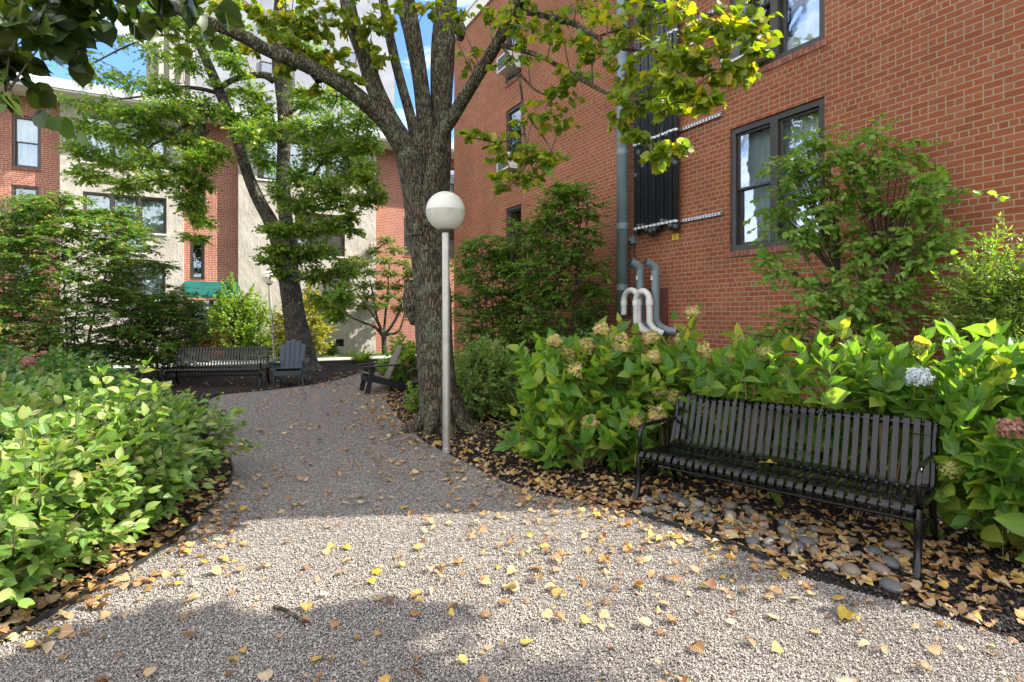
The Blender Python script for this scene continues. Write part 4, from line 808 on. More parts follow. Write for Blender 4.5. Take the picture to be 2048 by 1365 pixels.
# near overhanging branch, top left
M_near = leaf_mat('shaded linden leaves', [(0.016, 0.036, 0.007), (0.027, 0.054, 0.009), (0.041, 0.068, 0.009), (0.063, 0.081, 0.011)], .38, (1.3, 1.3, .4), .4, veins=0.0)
NB = thing('overhanging_branch', 'dark green leafy branch hanging into the top left corner close by', 'branch', tuple(P(-200, -120, 2.4)))
mb = MB(); KN = []
limb(mb, KN, [(-900, -500, 2.6, 60), (-300, -200, 2.5, 40), (-60, -90, 2.4, 26), (150, -60, 2.3, 18), (330, -30, 2.4, 12), (450, -30, 2.5, 6)], 20, 8, .04, 2); limb(mb, KN, [(-200, -150, 2.4, 14), (-60, 20, 2.3, 10), (0, 130, 2.2, 5), (15, 210, 2.2, 3)], 12, 6, .04, 2)
mb.build('wood', M_bark2, NB, smooth=True, world=True); v = Veg()
crown(v, np.concatenate(KN), [cl(x, y, Y, rx, ry, f, .35) for x, y, Y, rx, ry, f in [(20, 30, 2.3, 80, 45, 1), (130, 0, 2.3, 70, 35, .8), (220, -5, 2.4, 70, 28, .7), (60, 70, 2.2, 45, 30, .6), (0, 130, 2.2, 40, 50, .9), (5, 195, 2.1, 20, 14, .25), (135, 55, 2.3, 30, 16, .25), (290, 0, 2.4, 50, 20, .5), (370, -10, 2.5, 50, 22, .4), (425, 0, 2.6, 25, 22, .3), (-70, 40, 2.3, 50, 60, .8), (-120, -60, 2.4, 120, 60, 1)]],
      11, 5, .10, T_heart, r_br=.006, seed=9, hang=.7, flat=.35, spread=.8, jit=.35, droop=.15)
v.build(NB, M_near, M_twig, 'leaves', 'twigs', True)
# shade tree outside the frame to the right, its shadow falls into the foreground
ST = thing('shade_tree', 'broad tree standing outside the right edge that dapples the foreground', 'tree', (7.2, 1.6, 0))
mb = MB(); p = spline([(7.2, 1.6, -.1), (7.2, 1.6, 1.5), (7.0, 1.7, 3.2), (6.6, 2.0, 5.2), (6.4, 2.0, 7.5)], 24); V, Fc = tube(p, np.linspace(.3, .08, 24), 14, .05, 2); mb.add(V, Fc)
KS = [p[8:]]
for e in ((4.6, 3.2, 4.9), (5.4, .6, 4.6), (6.8, 4.0, 5.4), (4.2, 1.6, 4.4), (5.5, 2.6, 6.6)):
    q = spline([p[13], (np.array(p[15])+np.array(e))/2+np.array([0, 0, .3]), e], 12); V, Fc = tube(q, np.linspace(.11, .03, 12), 8, .04, 3); mb.add(V, Fc); KS.append(q)
mb.build('trunk', M_bark2, ST, smooth=True); bpy.data.objects[-1 if False else mb and 'trunk'] if False else None
v = Veg(); el = SUN_EL; sh = np.array([math.sin(SUN_AZ), math.cos(SUN_AZ)])/math.tan(el)
def above(px, py, z): q = G(px, py); return (q[0]+sh[0]*z, q[1]+sh[1]*z, z)
SH = [(250, 1290, 4.3, .42, .8), (420, 1330, 4.3, .42, 1), (560, 1290, 4.4, .34, 1), (700, 1260, 4.5, .26, .9), (820, 1235, 4.6, .12, .4), (100, 1350, 4.2, .45, .9), (760, 1360, 4.3, .16, .4), (0, 1230, 4.5, .3, .3),
      (1990, 1190, 4.6, .22, .35), (1500, 1150, 4.6, .14, .22), (1700, 1180, 4.6, .14, .2)]
crown(v, np.concatenate(KS), [(above(x, y, z), (r, r, .22), f) for x, y, z, r, f in SH], 85, 8, .11, T_heart, r_br=.012, seed=12, hang=.4, flat=.7, spread=.9, jit=.3, droop=.1)
crown(v, np.concatenate(KS), [((x, y, z), (1.1, 1.1, .6), 1) for x, y, z in ((6.4, -.2, 6.2), (7.6, .2, 7.2), (8.6, 1.2, 6.8), (8.2, 2.8, 7.4), (7.0, 1.6, 8.4))], 90, 8, .12, T_heart, r_br=.012, seed=13, hang=.4, flat=.6, spread=.9, jit=.3, droop=.1)
v.build(ST, M_linden, M_twig, 'crown', 'twigs', True)
# ------------------------------------------------------------------ shrubs
BENCH_O = np.array(mid_+back*.11); BENCH_D = d_bench; BENCH_N = np.array(back)
def layered(label, base, h, R, pads, tiers, size, mat, seed, zlo=.35, tmpl=T_oval, name='layered_shrub', cat='shrub', extra=None, stem=M_twig, stretch=(1, 1), rot=0, group=None, k=8, nt=9, prof=.6, flat=.8, hang=.25, rp=.34):
    """stems rise from the foot, and level sprays of leaves stand in tiers"""
    g = np.random.default_rng(seed); t = thing(name, label, cat, (base[0], base[1], 0), 0, group); v = Veg(); b = np.array([base[0], base[1], 0.])
    cs = []
    for i in range(pads):
        u = (i+.5)/pads; z = zlo+(h-zlo)*(round(u*tiers)/tiers if tiers else u)+g.uniform(-.07, .07); f = (z-zlo)/(h-zlo)
        rr = R*(1-f**2.2*prof-.25*(1-f)**3); a = i*2.4+g.uniform(-.5, .5); r = rr*math.sqrt(g.uniform(.08, 1))
        dx, dy = r*math.cos(a)*stretch[0], r*math.sin(a)*stretch[1]; c, s = math.cos(rot), math.sin(rot)
        cs.append(b+np.array([dx*c-dy*s, dx*s+dy*c, min(h, z)]))
    if extra: cs += [np.array(e, float) for e in extra]
    stems = []
    for i in range(7):
        a = i*.9+g.uniform(-.3, .3); top = b+np.array([math.cos(a)*R*.45, math.sin(a)*R*.45, h*g.uniform(.72, .95)]); foot = b+np.array([math.cos(a), math.sin(a), 0])*R*.09
        sp = spline([foot, foot*.7+top*.3+np.array([0, 0, h*.1]), top], 14); v.tb(sp, np.linspace(.022, .006, 14), 6); stems.append(sp)
    st_ = np.concatenate(stems)
    for c in cs:
        low = st_[st_[:, 2] < c[2]+.05]; q = near_pt(low if len(low) else st_, c-np.array([0, 0, .25])); v.tb(spline([q, q*.4+c*.6+np.array([0, 0, .05]), c], 6), np.linspace(.009, .004, 6), 4)
        a = g.uniform(0, 2*math.pi, nt); ln = rp*g.uniform(.6, 1.25, nt); E = c+np.stack([np.cos(a)*ln, np.sin(a)*ln, g.uniform(-.16, .13, nt)], 1); S = c+(E-c)*.12
        v.tw(S, E, k, size, tmpl, r=.003, hang=hang, flat=flat, spread=1.0, jit=.32, droop=.12, opp=True, g=g)
    v.build(t, mat, stem); return t
def dome(label, base, R, h, ntw, k, size, tmpl, mat, seed, name='shrub', cat='shrub', stem=M_twig, group=None, tl=.38, up=.7, flat=.5, hang=.25, flowers=0, fl_mat=None, ry=None, smooth=False, zc=.42, inner=.55, stems=26, spread=1.0, opp=True, droop=.05, fsize=.075, fdir=None, jit=.25, rzlow=None):
    g = np.random.default_rng(seed); t = thing(name, label, cat, (base[0], base[1], 0), 0, group); v = Veg(); ry = ry or R; c = np.array([base[0], base[1], h*zc])
    d = sph(ntw, g); d[:, 2] = np.where(d[:, 2] < -.75, -d[:, 2], d[:, 2]); rad = g.uniform(inner, 1.0, (ntw, 1))**.6*(1+g.uniform(-.12, .14, (ntw, 1)))
    lump = 1+.13*np.sin(d[:, :1]*5+seed)+.13*np.sin(d[:, 1:2]*6+seed*2)
    rz = np.where(d[:, 2] > 0, h*(1-zc), h*zc)
    E = c+d*rad*lump*np.stack([np.full(ntw, R), np.full(ntw, ry), rz], 1); E[:, 2] = np.maximum(E[:, 2], .04)
    tw = unit(d*np.array([1, 1, .5])+np.array([0, 0, up])+g.normal(size=(ntw, 3))*.25); S = E-tw*tl*g.uniform(.7, 1.2, (ntw, 1)); S[:, 2] = np.maximum(S[:, 2], .02)
    if name == 'hydrangea':
        rel = E-BENCH_O; al = rel@BENCH_D; pe = rel@BENCH_N; keep = (al < -1.02) | (al > 1.06) | (pe > .88-.28*np.clip(.5-E[:, 2], 0, .5)); S, E = S[keep], E[keep]; ntw = len(E); stems = min(stems, ntw)
    v.tw(S, E, k, size, tmpl, r=.0035, hang=hang, flat=flat, spread=spread, jit=jit, droop=droop, opp=opp, g=g)
    for i in g.choice(ntw, min(stems, ntw), replace=False):
        f = np.array([base[0], base[1], 0])+np.array([(S[i]-c)[0]*.25, (S[i]-c)[1]*.25, 0]); v.tb(spline([f, f*.45+S[i]*.55+np.array([0, 0, .12*h]), S[i]], 8), np.linspace(.009, .004, 8), 5)
    if stem is M_stem: 
        e0 = np.array([base[0], base[1], 0])+g.normal(size=(34, 3))*[.12, .12, 0]; e1 = c+g.normal(size=(34, 3))*[R*.4, ry*.4, .1]
        if name == 'hydrangea': kp = ((e1-BENCH_O)@BENCH_N > .95) | (np.abs((e1-BENCH_O)@BENCH_D) > 1.15); e0, e1 = e0[kp], e1[kp]
        v.st(e0, e1, .006)
    v.build(t, mat, stem, smooth=smooth)
    if flowers:
        vis = E[(E[:, 2] > h*.28)]; sc_ = -vis[:, 1]+vis[:, 2]*.6 if fdir is None else vis@np.array(fdir); idx = np.argsort(-sc_)[:max(flowers*4, 10)]; ch = g.choice(idx, min(flowers, len(idx)), replace=False)
        for i in ch: flower(vis[i]+np.array([0, 0, .015]), fsize*g.uniform(.75, 1.15), fl_mat, t, g)
    return t
def flower(c, r, mat, parent, g):
    n = 640; d = sph(n, g); d[:, 2] = np.where(d[:, 2] < -.6, -d[:, 2], d[:, 2]); p = c+d*r*np.array([1, 1, .85])*(1+.12*np.sin(d[:, :1]*7)+.1*np.sin(d[:, 2:]*9))*g.uniform(.62, 1.05, (n, 1)); tang = unit(np.cross(d, sph(n, g))+.35*sph(n, g))
    q = [unit(np.cross(d, tang)), tang]; V = []; s = r*.125
    for a, b in ((1, 0), (0, 1), (-1, 0), (0, -1)): V.append(p+(a*q[0]+b*q[1])*s*g.uniform(.8, 1.3, (n, 1))+d*r*.03)
    V = np.stack(V, 1).reshape(-1, 3); Fc = np.arange(n*4).reshape(-1, 4); link('flower_head', arr_mesh('flower_head', loc_of(V, parent), Fc), mat, parent)
def petal(name, cols): return leaf_mat(name, cols, .3, (1.1, 1.1, .8), .6, nvar=.5, nscale=14)
M_fl = petal('faded hydrangea petals', [(.42, .40, .05), (.54, .50, .12), (.56, .42, .20), (.58, .38, .26), (.40, .45, .07)]); M_flg = petal('green hydrangea petals', [(.22, .30, .04), (.32, .36, .07), (.38, .30, .12)])
M_flb = petal('blue white hydrangea petals', [(.45, .52, .60), (.55, .60, .62), (.40, .45, .50)]); M_flp = petal('pink brown hydrangea petals', [(.30, .12, .10), (.42, .20, .16), (.26, .15, .10)])
M_dog = leaf_mat('layered shrub leaves', [(.035, .12, .022), (.058, .16, .028), (.085, .20, .032), (.14, .23, .04), (.28, .20, .05)], .4, (1.4, 1.5, .45), .42)
M_vib = leaf_mat('viburnum leaves', [(.07, .16, .03), (.10, .20, .035), (.14, .25, .04), (.19, .29, .05)], .45, (1.4, 1.5, .45), .40, veins=.3)
M_vibl = leaf_mat('fresh viburnum leaves', [(.11, .23, .035), (.155, .285, .045), (.20, .33, .055), (.28, .36, .08)], .5, (1.4, 1.4, .45), .42, veins=.3)
M_lite = leaf_mat('light green leaves', [(0.090, 0.180, 0.030), (0.150, 0.270, 0.037), (0.210, 0.330, 0.045), (0.300, 0.390, 0.060)], .5, (1.4, 1.4, .5), .42)
M_yel2 = leaf_mat('yellow green leaves', [(.12, .18, .02), (.22, .26, .03), (.35, .33, .04), (.45, .36, .06)], .5, (1.3, 1.3, .5), .45)
M_hyd = leaf_mat('hydrangea leaves', [(.06, .165, .03), (.095, .215, .036), (.13, .26, .042), (.20, .32, .05), (.38, .42, .07)], .55, (1.9, 1.65, .5), .36, veins=.35, nscale=3)
M_low = leaf_mat('arching shrub leaves', [(.09, .185, .035), (.125, .235, .045), (.17, .28, .055), (.23, .32, .08), (.34, .34, .15)], .42, (1.4, 1.45, .5), .38, veins=.4, nscale=3)
M_dk = leaf_mat('dark shrub leaves', [(0.042, 0.128, 0.028), (0.070, 0.186, 0.038), (0.104, 0.232, 0.046), (0.232, 0.209, 0.081)], .4, (1.4, 1.4, .5), .42)
M_red = leaf_mat('red leaves', [(.22, .06, .02), (.30, .12, .04), (.30, .20, .05)], .4, (1.3, 1.1, .6), .5); M_pale = leaf_mat('faded pinkish leaves', [(.38, .26, .18), (.45, .33, .24), (.25, .22, .10), (.5, .4, .3)], .3, (1.1, 1.1, .8), .6)
def at(px, Y): return ((px-CX)/F*Y, Y)
layered('wide tiered shrub filling the left side below the brick wall', at(140, 12.7), 4.2, 2.45, 265, 0, .095, M_dog, 31, zlo=.5, prof=.55, rp=.5, k=9, nt=11)
layered('lower tiered shrub just left of the distant bench', at(322, 13.5), 2.15, 1.35, 100, 0, .09, M_dog, 32, zlo=.4, prof=.5, rp=.42, nt=10)
layered('tiered shrub behind the wide one at the left edge', at(-60, 13.4), 3.6, 1.5, 90, 0, .10, M_dog, 33, zlo=.8, prof=.5, rp=.45)
dome('pale pinkish shrub crown catching sun at the left edge', at(-10, 14.5), 1.5, 5.1, 260, 7, .10, T_oval, M_pale, 34, zc=.62, inner=.5, name='tall_shrub')
layered('slender tiered shrub against the brick wall right of the big trunk', at(985, 10.6), 3.1, .95, 120, 0, .075, M_vib, 35, zlo=.5, rp=.30, prof=.5, tmpl=T_oval, stretch=(1, .8))
layered('tallest tiered shrub against the brick wall left of the grey duct', at(1130, 9.3), 3.75, .88, 125, 0, .078, M_vib, 36, zlo=.5, rp=.30, prof=.62, stretch=(1, .75))
layered('tiered shrub between the slender one and the tallest one on the wall', at(1060, 10.2), 3.3, .8, 78, 0, .078, M_vib, 37, zlo=.5, rp=.28, prof=.6, stretch=(1, .8))
px3 = [(1590, 310, 5.7), (1640, 300, 5.6), (1700, 285, 5.6), (1770, 290, 5.5), (1740, 330, 5.5), (1820, 340, 5.3), (1880, 370, 5.05), (1930, 375, 4.85), (1850, 400, 5.2), (1560, 410, 5.8), (1620, 400, 5.7), (1690, 395, 5.6), (1760, 405, 5.5), (1810, 430, 5.3), (1590, 470, 5.7), (1660, 470, 5.6), (1730, 480, 5.5), (1800, 490, 5.3), (1560, 540, 5.8), (1620, 555, 5.6), (1690, 560, 5.5), (1760, 560, 5.4), (1830, 560, 5.2), (1640, 620, 5.5), (1710, 640, 5.4), (1780, 630, 5.3), (1580, 650, 5.7), (1530, 670, 5.9), (1860, 500, 5.2), (1680, 340, 5.6), (1600, 350, 5.7)]
layered('open leafy shrub growing up in front of the lower paired window', at(1715, 5.55), 2.2, .6, 14, 0, .075, M_vibl, 38, zlo=.5, rp=.27, tmpl=T_ell, extra=[P(q[0]+random.uniform(-15, 15), q[1]+random.uniform(-15, 15), q[2]) for q in px3]+[P(q[0]+random.uniform(-32, 38), q[1]+random.uniform(-38, 38), q[2]+random.uniform(-.2, .1)) for q in px3+px3+px3 if q[0] < 1880], k=5, nt=5, hang=.5, flat=.35)
dome('bright fine leaved shrub at the right edge against the brick', at(2010, 4.6), .70, 2.3, 640, 9, .060, T_slim, M_lite, 39, zc=.62, inner=.35, ry=.5, tl=.3, up=.25, hang=.2)
dome('dense low green shrub right of the big trunk', at(975, 8.7), .85, 1.2, 420, 6, .085, T_ell, M_low, 40, stem=M_twig)
dome('shrub with thin stems below the white curved pipes', at(1190, 7.7), .95, 1.35, 260, 6, .085, T_ell, M_dk, 41)
dome('dim shrub at the wall foot right of the white curved pipes', at(1400, 6.8), .7, 1.0, 130, 6, .07, T_oval, M_dk, 42)
HG = 'hydrangea bushes along the brick wall'
def hyd(label, base, R, h, n, seed, fl, m=M_fl, ry=None, **kw): return dome(label, base, R, h, n, 4, .18, T_hyd, M_hyd, seed, name='hydrangea', cat='hydrangea', stem=M_stem, group=HG, tl=.34, up=.95, flat=.5, hang=.1, flowers=fl, fl_mat=m, ry=ry, smooth=True, inner=.4, droop=.0, **kw)
hyd('shaded hydrangea with pink and yellow flower heads left of the front bench', at(1165, 5.95), .80, 1.42, 190, 43, 19, fsize=.10)
hyd('hydrangea just behind the left end of the front bench', at(1335, 5.75), .62, 1.45, 125, 44, 8, fsize=.09)
hyd('hydrangea behind the middle of the front bench with tall lit shoots', (2.12, 4.98), .72, 1.36, 190, 45, 4, M_flg)
hyd('sunlit hydrangea with a blue white flower behind the right of the front bench', (2.9, 4.33), .72, 1.42, 215, 46, 3, M_flg)
hyd('brightly lit hydrangea at the right edge beyond the front bench', (3.5, 3.72), .66, 1.42, 190, 47, 4, M_flp)
hyd('low hydrangea sprig spreading at the right edge beside the bench leg', (3.55, 3.42), .42, .5, 26, 48, 0)
o3 = [o for o in bpy.data.objects if o.get('label', '').startswith('sunlit hydrangea')][0]; flower(P(1838, 757, 3.92), .085, M_flb, o3, rng)
# tall leafy shoots standing above the bench back
g9 = np.random.default_rng(12)
def shoots(lab, spots, n=5):
    o = [q for q in bpy.data.objects if q.get('label', '').startswith(lab)][0]
    for px, py, Y in spots:
        v = Veg(); top = P(px, py, Y); base = top+np.array([g9.uniform(-.1, .1), g9.uniform(.08, .28), -.5]); v.tw(base[None], top[None], n, .165, T_hyd, t0=.3, r=.005, hang=-.22, flat=.55, spread=1.0, jit=.14, opp=True, svar=.2, g=g9)
        v.build(o, M_hyd, M_gstem, 'shoot', 'shoot_stem', smooth=True)
shoots('hydrangea behind the middle', [(1440, 715, 4.85), (1500, 700, 4.75), (1545, 725, 4.7), (1600, 705, 4.62), (1400, 735, 5.0)])
shoots('sunlit hydrangea', [(1650, 695, 4.55), (1700, 710, 4.4), (1755, 690, 4.45), (1810, 700, 4.3), (1850, 680, 4.3), (1735, 740, 4.35), (1670, 725, 4.25), (1795, 715, 4.15), (1845, 730, 4.05)])
shoots('brightly lit hydrangea', [(1900, 700, 4.1), (1950, 680, 4.1), (2000, 665, 4.0), (2040, 690, 3.9), (1925, 740, 3.9), (1985, 740, 3.85), (1880, 760, 4.0), (2035, 770, 3.8), (1950, 800, 3.7), (1905, 780, 3.8), (2010, 720, 3.75), (1970, 710, 3.85), (2040, 820, 3.6), (1930, 840, 3.6), (2000, 860, 3.5)])
shoots('hydrangea just behind', [(1280, 700, 5.7), (1330, 690, 5.6), (1390, 700, 5.3)]); shoots('shaded hydrangea', [(1150, 690, 5.9), (1215, 700, 5.8), (1180, 850, 5.3), (1100, 820, 5.4)])
# left foreground
LGp = 'leafy shrubs in the left bed'
def low(label, base, R, h, n, seed, m=M_low, size=.105, k=5, **kw): return dome(label, base, R, h, n, k, size, T_ell, m, seed, group=LGp, tl=.42, up=.45, flat=.62, hang=.22, smooth=True, inner=.42, droop=.12, spread=.85, **kw)
low('brightly lit shrub nearest the camera at the left edge', (-3.02, 3.2), .76, .98, 360, 50)
low('lit shrub second nearest on the left beside the edging', (-3.0, 4.1), .72, 1.08, 360, 51)
low('lit shrub filling the left edge behind the nearest one', (-4.1, 4.2), .85, 1.12, 300, 52)
low('shaded shrub bulging towards the path at its narrowest bend', (-3.38, 5.1), .74, .90, 360, 53)
low('shrub behind the lit ones further into the left bed', (-4.6, 5.5), .95, .98, 300, 54)
low('dark green shrub by the left side of the path', (-4.55, 6.5), .95, .74, 340, 55, M_low)
low('dim shrub deep in the left bed with pink brown flower heads', (-6.1, 7.1), 1.1, 1.0, 300, 56, M_dk, flowers=3, fl_mat=M_flp)
low('shrub in front of the distant bench', (-6.2, 8.4), .9, .72, 240, 57, M_dk)
low('shaded shrub below the wide tiered one', (-8.1, 9.6), 1.3, 1.0, 260, 58, M_dk); low('shaded shrub at the far left under the tiered shrubs', (-9.6, 9.2), 1.4, 1.3, 260, 59, M_dk)
# far side
dome('upright yellow green shrub left of the distant lamp', at(470, 19.8), 1.0, 2.75, 210, 9, .13, T_ell, M_lite, 60, up=1.4, zc=.4, tl=.6); dome('reddish low shrub below the teal awning', at(432, 19.3), .55, 1.1, 110, 7, .1, T_oval, M_red, 61)
dome('thin green shrub between the upright one and the distant lamp', at(520, 20.2), .7, 2.2, 90, 8, .12, T_ell, M_lite, 62, up=1.2, tl=.6)
dome('golden shrub half hidden behind the leaning maple trunk', at(608, 19.3), 1.15, 2.5, 330, 8, .12, T_ell, M_yel2, 63, up=.3)
dome('small dark shrub at the stucco wall foot left of the maple', at(555, 21.2), .6, 1.0, 90, 7, .1, T_oval, M_dk, 64); dome('small green plant at the stucco wall foot below the vent', at(664, 21.9), .4, .5, 50, 6, .09, T_oval, M_dk, 65)
dome('hydrangea clump behind the side view chair', at(812, 12.6), .75, 1.05, 130, 5, .15, T_ell, M_hyd, 66, name='hydrangea', cat='hydrangea', flowers=4, fl_mat=M_flp, group=HG); dome('small green shrub in front of the hidden bench by the big trunk', at(838, 9.0), .27, .5, 70, 6, .08, T_ell, M_low, 67)
# ornamental tree
OT = thing('small_tree', 'small spreading ornamental tree before the sunlit brick in the distance', 'tree', tuple(at(769, 22.2))+(0,)); mb = MB(); KO = []
limb(mb, KO, [(770, 712, 22.2, 13), (769, 690, 22.2, 11), (768, 672, 22.2, 11)], 8, 10, .04, 3)
for q in ([(768, 675, 22.2, 8), (750, 655, 22.1, 6), (725, 645, 22, 4), (690, 630, 21.8, 3)], [(768, 672, 22.2, 8), (755, 640, 22.1, 5), (748, 600, 22, 4), (740, 560, 22, 3)], [(768, 672, 22.2, 7), (770, 640, 22.3, 5), (775, 590, 22.3, 4), (780, 520, 22.3, 3)], [(768, 672, 22.2, 8), (785, 650, 22.1, 6), (800, 620, 22, 5), (812, 570, 22, 3)], [(770, 670, 22.2, 7), (795, 665, 22, 5), (805, 645, 22, 4), (815, 600, 22, 3)], [(766, 668, 22.2, 6), (752, 640, 21.9, 4), (735, 615, 21.6, 3), (710, 580, 21.4, 2)]): limb(mb, KO, q, 10, 7, .04, 4)
mb.build('trunk', M_bark2, OT, smooth=True, world=True); v = Veg(); g3 = np.random.default_rng(5)
OC = [cl(x, y, 22+g3.uniform(-.8, .8), 24, 11, 1, .6) for x, y in [(770, 480), (745, 500), (790, 500), (725, 525), (765, 520), (805, 525), (705, 545), (740, 545), (780, 545), (815, 550), (690, 570), (725, 570), (760, 570), (795, 572), (825, 575), (700, 595), (735, 592), (775, 592), (810, 600), (690, 612), (725, 612), (760, 610), (800, 618), (835, 600), (705, 520), (830, 540), (675, 590), (668, 560)]]
crown(v, np.concatenate(KO), OC, 44, 8, .12, T_oval, r_br=.01, seed=15, hang=.4, flat=.6, spread=.9, jit=.3, droop=.1); M_orn = leaf_mat('ornamental tree leaves', [(0.055, 0.137, 0.036), (0.091, 0.182, 0.046), (0.146, 0.237, 0.055), (0.364, 0.182, 0.073)], .4, (1.4, 1.4, .5), .45)
v.build(OT, M_orn, M_twig, 'crown', 'twigs')
# grass tuft
GT = thing('grass_tuft', 'bright tuft of long grass at the edge of the distant pavement', 'plant', tuple(at(722, 18.6))+(0,)); g4 = np.random.default_rng(2); n = 260; a = g4.uniform(0, 6.28, n); b = np.array([*at(722, 18.6), 0.]); S = b+np.stack([np.cos(a)*.1, np.sin(a)*.1, 0*a], 1); ld = np.stack([np.cos(a), np.sin(a), g4.uniform(.5, 1.8, n)], 1)
T_blade = rib([(0, .02), (.5, .018), (1, .002)], .45, 0); V, Fc, uv = leaves(S, ld, np.tile([0, 0, 1.], (n, 1))+.01, g4.uniform(.4, .75, n), T_blade); link('blades', arr_mesh('blades', loc_of(V, GT), Fc, uv), M_lite, GT)
n = 9000; Xg = g4.uniform(-24, 6, n); dg = g4.uniform(.1, 1.9, n); pts = np.stack([fX+Xg*UX+dg*UY, fY+Xg*UY-dg*UX, 0*Xg-.01], 1); a = g4.uniform(0, 6.28, n); V, Fc, uv = leaves(pts, np.stack([np.cos(a), np.sin(a), g4.uniform(.8, 2.5, n)], 1), np.tile([0, 0, 1.], (n, 1))+.01, g4.uniform(.06, .18, n), T_blade); tag(link('grass', arr_mesh('grass', V, Fc, uv), M_vib), 'green grass along the foot of the apartment wall', 'grass', kind='stuff')
# ------------------------------------------------------------------ litter and stones
M_lit = leaf_mat('dry fallen leaves', [(.16, .085, .04), (.30, .15, .055), (.42, .26, .13), (.32, .20, .11), (.52, .41, .25), (.42, .21, .06), (.52, .38, .08), (.24, .12, .05), (.50, .38, .22)], .25, (1.1, .9, .6), .6, veins=.3, nvar=.3, nscale=25)
T_dry = (T_heart[0]*np.array([1.0, .95, 1])+np.array([0, 0, 0]), T_heart[1])
def crumple(T, g, s): V = T[0].copy(); V[:, 2] += g.uniform(-s, s, len(V))+V[:, 0]**2*g.uniform(0, 1.3)+(V[:, 1]-.5)**2*g.uniform(-.3, .9); V[:, 1] -= .5; V[:, :2] *= g.uniform(.75, 1.15, 2); return V
g5 = np.random.default_rng(77)
protos = []
for i in range(14):
    V = crumple(T_dry, g5, .13)*.085; V[:, 2] -= V[:, 2].min(); me = arr_mesh('fallen_leaf', V, T_dry[1], T_dry[0][:, :2], True); protos.append(me)
def leaf_tint(name, c): return leaf_mat(name, [c, tuple(x*.75 for x in c), tuple(min(1, x*1.2) for x in c)], .25, (1.1, .95, .6), .6, veins=.35, nvar=.5, nscale=30)
tints = [leaf_tint('leaf tan', (.40, .24, .11)), leaf_tint('leaf orange', (.42, .21, .06)), leaf_tint('leaf cream', (.50, .40, .24)), leaf_tint('leaf brown', (.22, .10, .045)), leaf_tint('leaf gold', (.50, .36, .05)), leaf_tint('leaf buff', (.52, .40, .22))]
pr2 = []
for i, me in enumerate(protos):
    me.materials.append(tints[i % 6]); pr2.append(me)
def dens(px, py):    # drifts of leaves, read from the photo
    d = .2
    for cx_, cy_, rx, ry, w_ in ((1400, 1050, 330, 60, 1.6), (1650, 1140, 260, 60, 1.3), (1100, 985, 150, 40, 1.3), (950, 930, 120, 35, 1.2), (420, 1020, 50, 55, 2.2), (300, 1100, 130, 50, 2.2), (160, 1180, 130, 50, 2.2), (30, 1260, 120, 50, 2), (830, 860, 110, 45, 1.6), (1010, 830, 90, 60, 1.2), (780, 820, 60, 30, 1.2), (700, 770, 120, 15, .9), (480, 790, 120, 16, 1.0), (760, 800, 60, 30, .8), (1250, 1000, 120, 30, 1.2), (1150, 1080, 200, 50, .5), (1950, 1150, 150, 80, 1.0), (1000, 1150, 300, 80, .3)):
        d += w_*math.exp(-((px-cx_)/rx)**2-((py-cy_)/ry)**2)
    return min(1, d/2.2)
big = []; tries = 0
while len(big) < 300:
    Y = 2.25+2.9*random.random()**1.1; X = (random.random()*2-1)*Y*.93
    px, py = CX+F*X/Y, HY+F*H/Y
    if X < -2.45-.05 and Y > 2.6: continue
    if random.random() < dens(px, py)*1.0: big.append((X, Y))
used = {}
for i, (X, Y) in enumerate(big):
    o = bpy.data.objects.new('fallen_leaf', pr2[i % 14]); COL.objects.link(o); s = random.uniform(.32, .74)*(1.0 if random.random() > .14 else 1.4)
    o.location = (X, Y, .010+random.random()*.006); o.rotation_euler = (random.uniform(-.3, .3), random.uniform(-.3, .3)+(math.pi if random.random() < .35 else 0), random.uniform(0, 6.28)); o.scale = (s, s, s)
    if abs(o.rotation_euler[1]) > 2: o.location.z += .02
    tag(o, 'dry tan to orange leaf lying loose on the near ground', 'fallen leaf', 'fallen leaves scattered over the near ground')
n = 90000; X, Y = in_view(n, 2.3, 16, g5, .9); px = CX+F*X/Y; py = HY+F*H/Y
dd = np.array([dens(a, b) for a, b in zip(px, py)]); ins = inside(X, Y); k = (g5.random(n) < dd*np.where(ins, np.where(Y < 5.2, .22, .34), .62)*np.where(X < -4.5, .25, 1)) & (X < 6.6-.55*Y); X, Y = X[k], Y[k]; n = len(X)
a = g5.uniform(0, 6.28, n); V, Fc, uv = leaves(np.stack([X, Y, g5.uniform(.012, .03, n)], 1), np.stack([np.cos(a), np.sin(a), g5.uniform(-.15, .3, n)], 1), g5.normal(size=(n, 3))*.3+np.array([0, 0, 1.]), (.022+.055*g5.random(n)**1.2), (T_dry[0]+np.stack([0*T_dry[0][:, 0], 0*T_dry[0][:, 0], T_dry[0][:, 0]**2*.8], 1), T_dry[1]))
tag(link('leaf_litter', arr_mesh('leaf_litter', V, Fc, uv, True), M_lit), 'thick drifts of small dry tan and orange leaves over beds and path', 'leaf litter', kind='stuff')
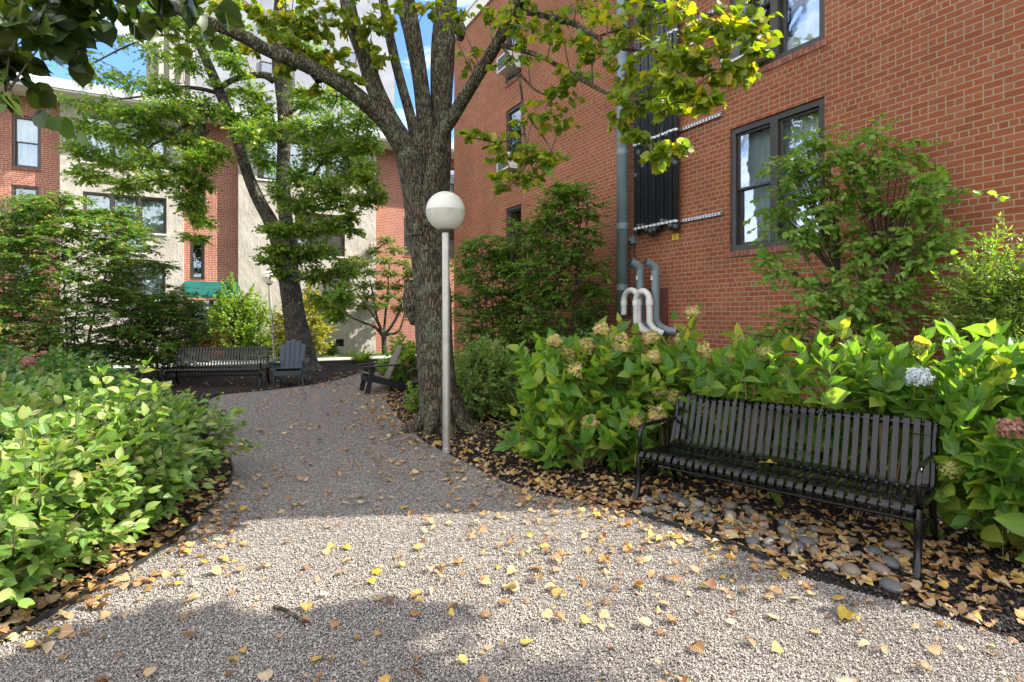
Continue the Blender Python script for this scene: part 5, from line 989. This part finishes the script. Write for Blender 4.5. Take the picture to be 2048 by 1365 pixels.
# river stones under the bench
def stone_mesh(i):
    import bmesh
    bm = bmesh.new(); bmesh.ops.create_icosphere(bm, subdivisions=3, radius=.5); gg = np.random.default_rng(i); ph = gg.random(6)*6
    for q in bm.verts:
        x, y, z = q.co; f = 1+.09*math.sin(3*x+ph[0])+.08*math.sin(4*y+ph[1])+.06*math.sin(5*z+ph[2]+3*x); q.co = (x*f, y*f*.78, z*f*.58)
    me = bpy.data.meshes.new('river_stone'); bm.to_mesh(me); bm.free(); me.polygons.foreach_set('use_smooth', np.ones(len(me.polygons), dtype=bool)); return me
sm = [stone_mesh(i) for i in range(8)]; smat = [plain('river stone '+nm, c, .6, var=.25, scale=9) for nm, c in (('grey', (.115, .115, .105)), ('slate', (.07, .074, .078)), ('tan', (.14, .115, .08)), ('pale', (.20, .19, .165)), ('pink', (.13, .10, .085)))]
for i, me in enumerate(sm): me.materials.append(smat[i % 5])
u_ = (b_ := (G(1805, 1150)-G(1283, 1008))); 
A_, B_ = G(1283, 1008), G(1805, 1150); dirb = (B_-A_)/np.linalg.norm(B_-A_); nb = np.array([-dirb[1], dirb[0], 0]); placed = []
t_ = 0
while len(placed) < 72 and t_ < 5000:
    t_ += 1; q = A_+dirb*random.uniform(.02, 1.86)+nb*random.gauss(.10, .15); s = random.uniform(.06, .13)*(1.15 if random.random() < .2 else 1)
    if any((q[0]-x)**2+(q[1]-y)**2 < ((s+r)*.42)**2 for x, y, r in placed): continue
    placed.append((q[0], q[1], s)); o = bpy.data.objects.new('river_stone', sm[len(placed) % 8]); COL.objects.link(o); o.location = (q[0], q[1], s*.15); o.scale = (s, s, s); o.rotation_euler = (random.uniform(-.2, .2), random.uniform(-.2, .2), random.uniform(0, 6.28))
    tag(o, 'smooth rounded river stone in the bed under the front bench', 'stone', 'river stones under the front bench')
# twig, root and the leaf on the bench
q0 = G(548, 1222); q1 = G(596, 1244); mb = MB(); V, Fc = tube(spline([q0+[0, 0, .02], (q0+q1)/2+[.0, .012, .022], q1+[0, 0, .015]], 10), np.linspace(.011, .006, 10), 8, .06, 1); mb.add(V, Fc); tag(mb.build('fallen_twig', M_bark2, None, smooth=True), 'short bent grey brown stick lying on the gravel', 'stick')
mb = MB(); V, Fc = tube(spline([G(998, 852)+[0, 0, .02], G(975, 868)+[0, 0, .05], G(970, 880)+[0, 0, .03], G(980, 892)+[0, 0, .01]], 14), .01, 7); mb.add(V, Fc); tag(mb.build('surface_root', M_bark2, None, smooth=True), 'thin curved root on the mulch right of the big trunk', 'root')
bx_ = mid_+back*.11; o = bpy.data.objects.new('fallen_leaf', pr2[4]); COL.objects.link(o); pos = np.array(bx_)+dirb*(-.05)+nb*.34; o.location = (pos[0], pos[1], .405); o.scale = (1.3, 1.3, 1.3); o.rotation_euler = (.1, .2, 1); tag(o, 'single yellow leaf resting on the seat of the front bench', 'fallen leaf')
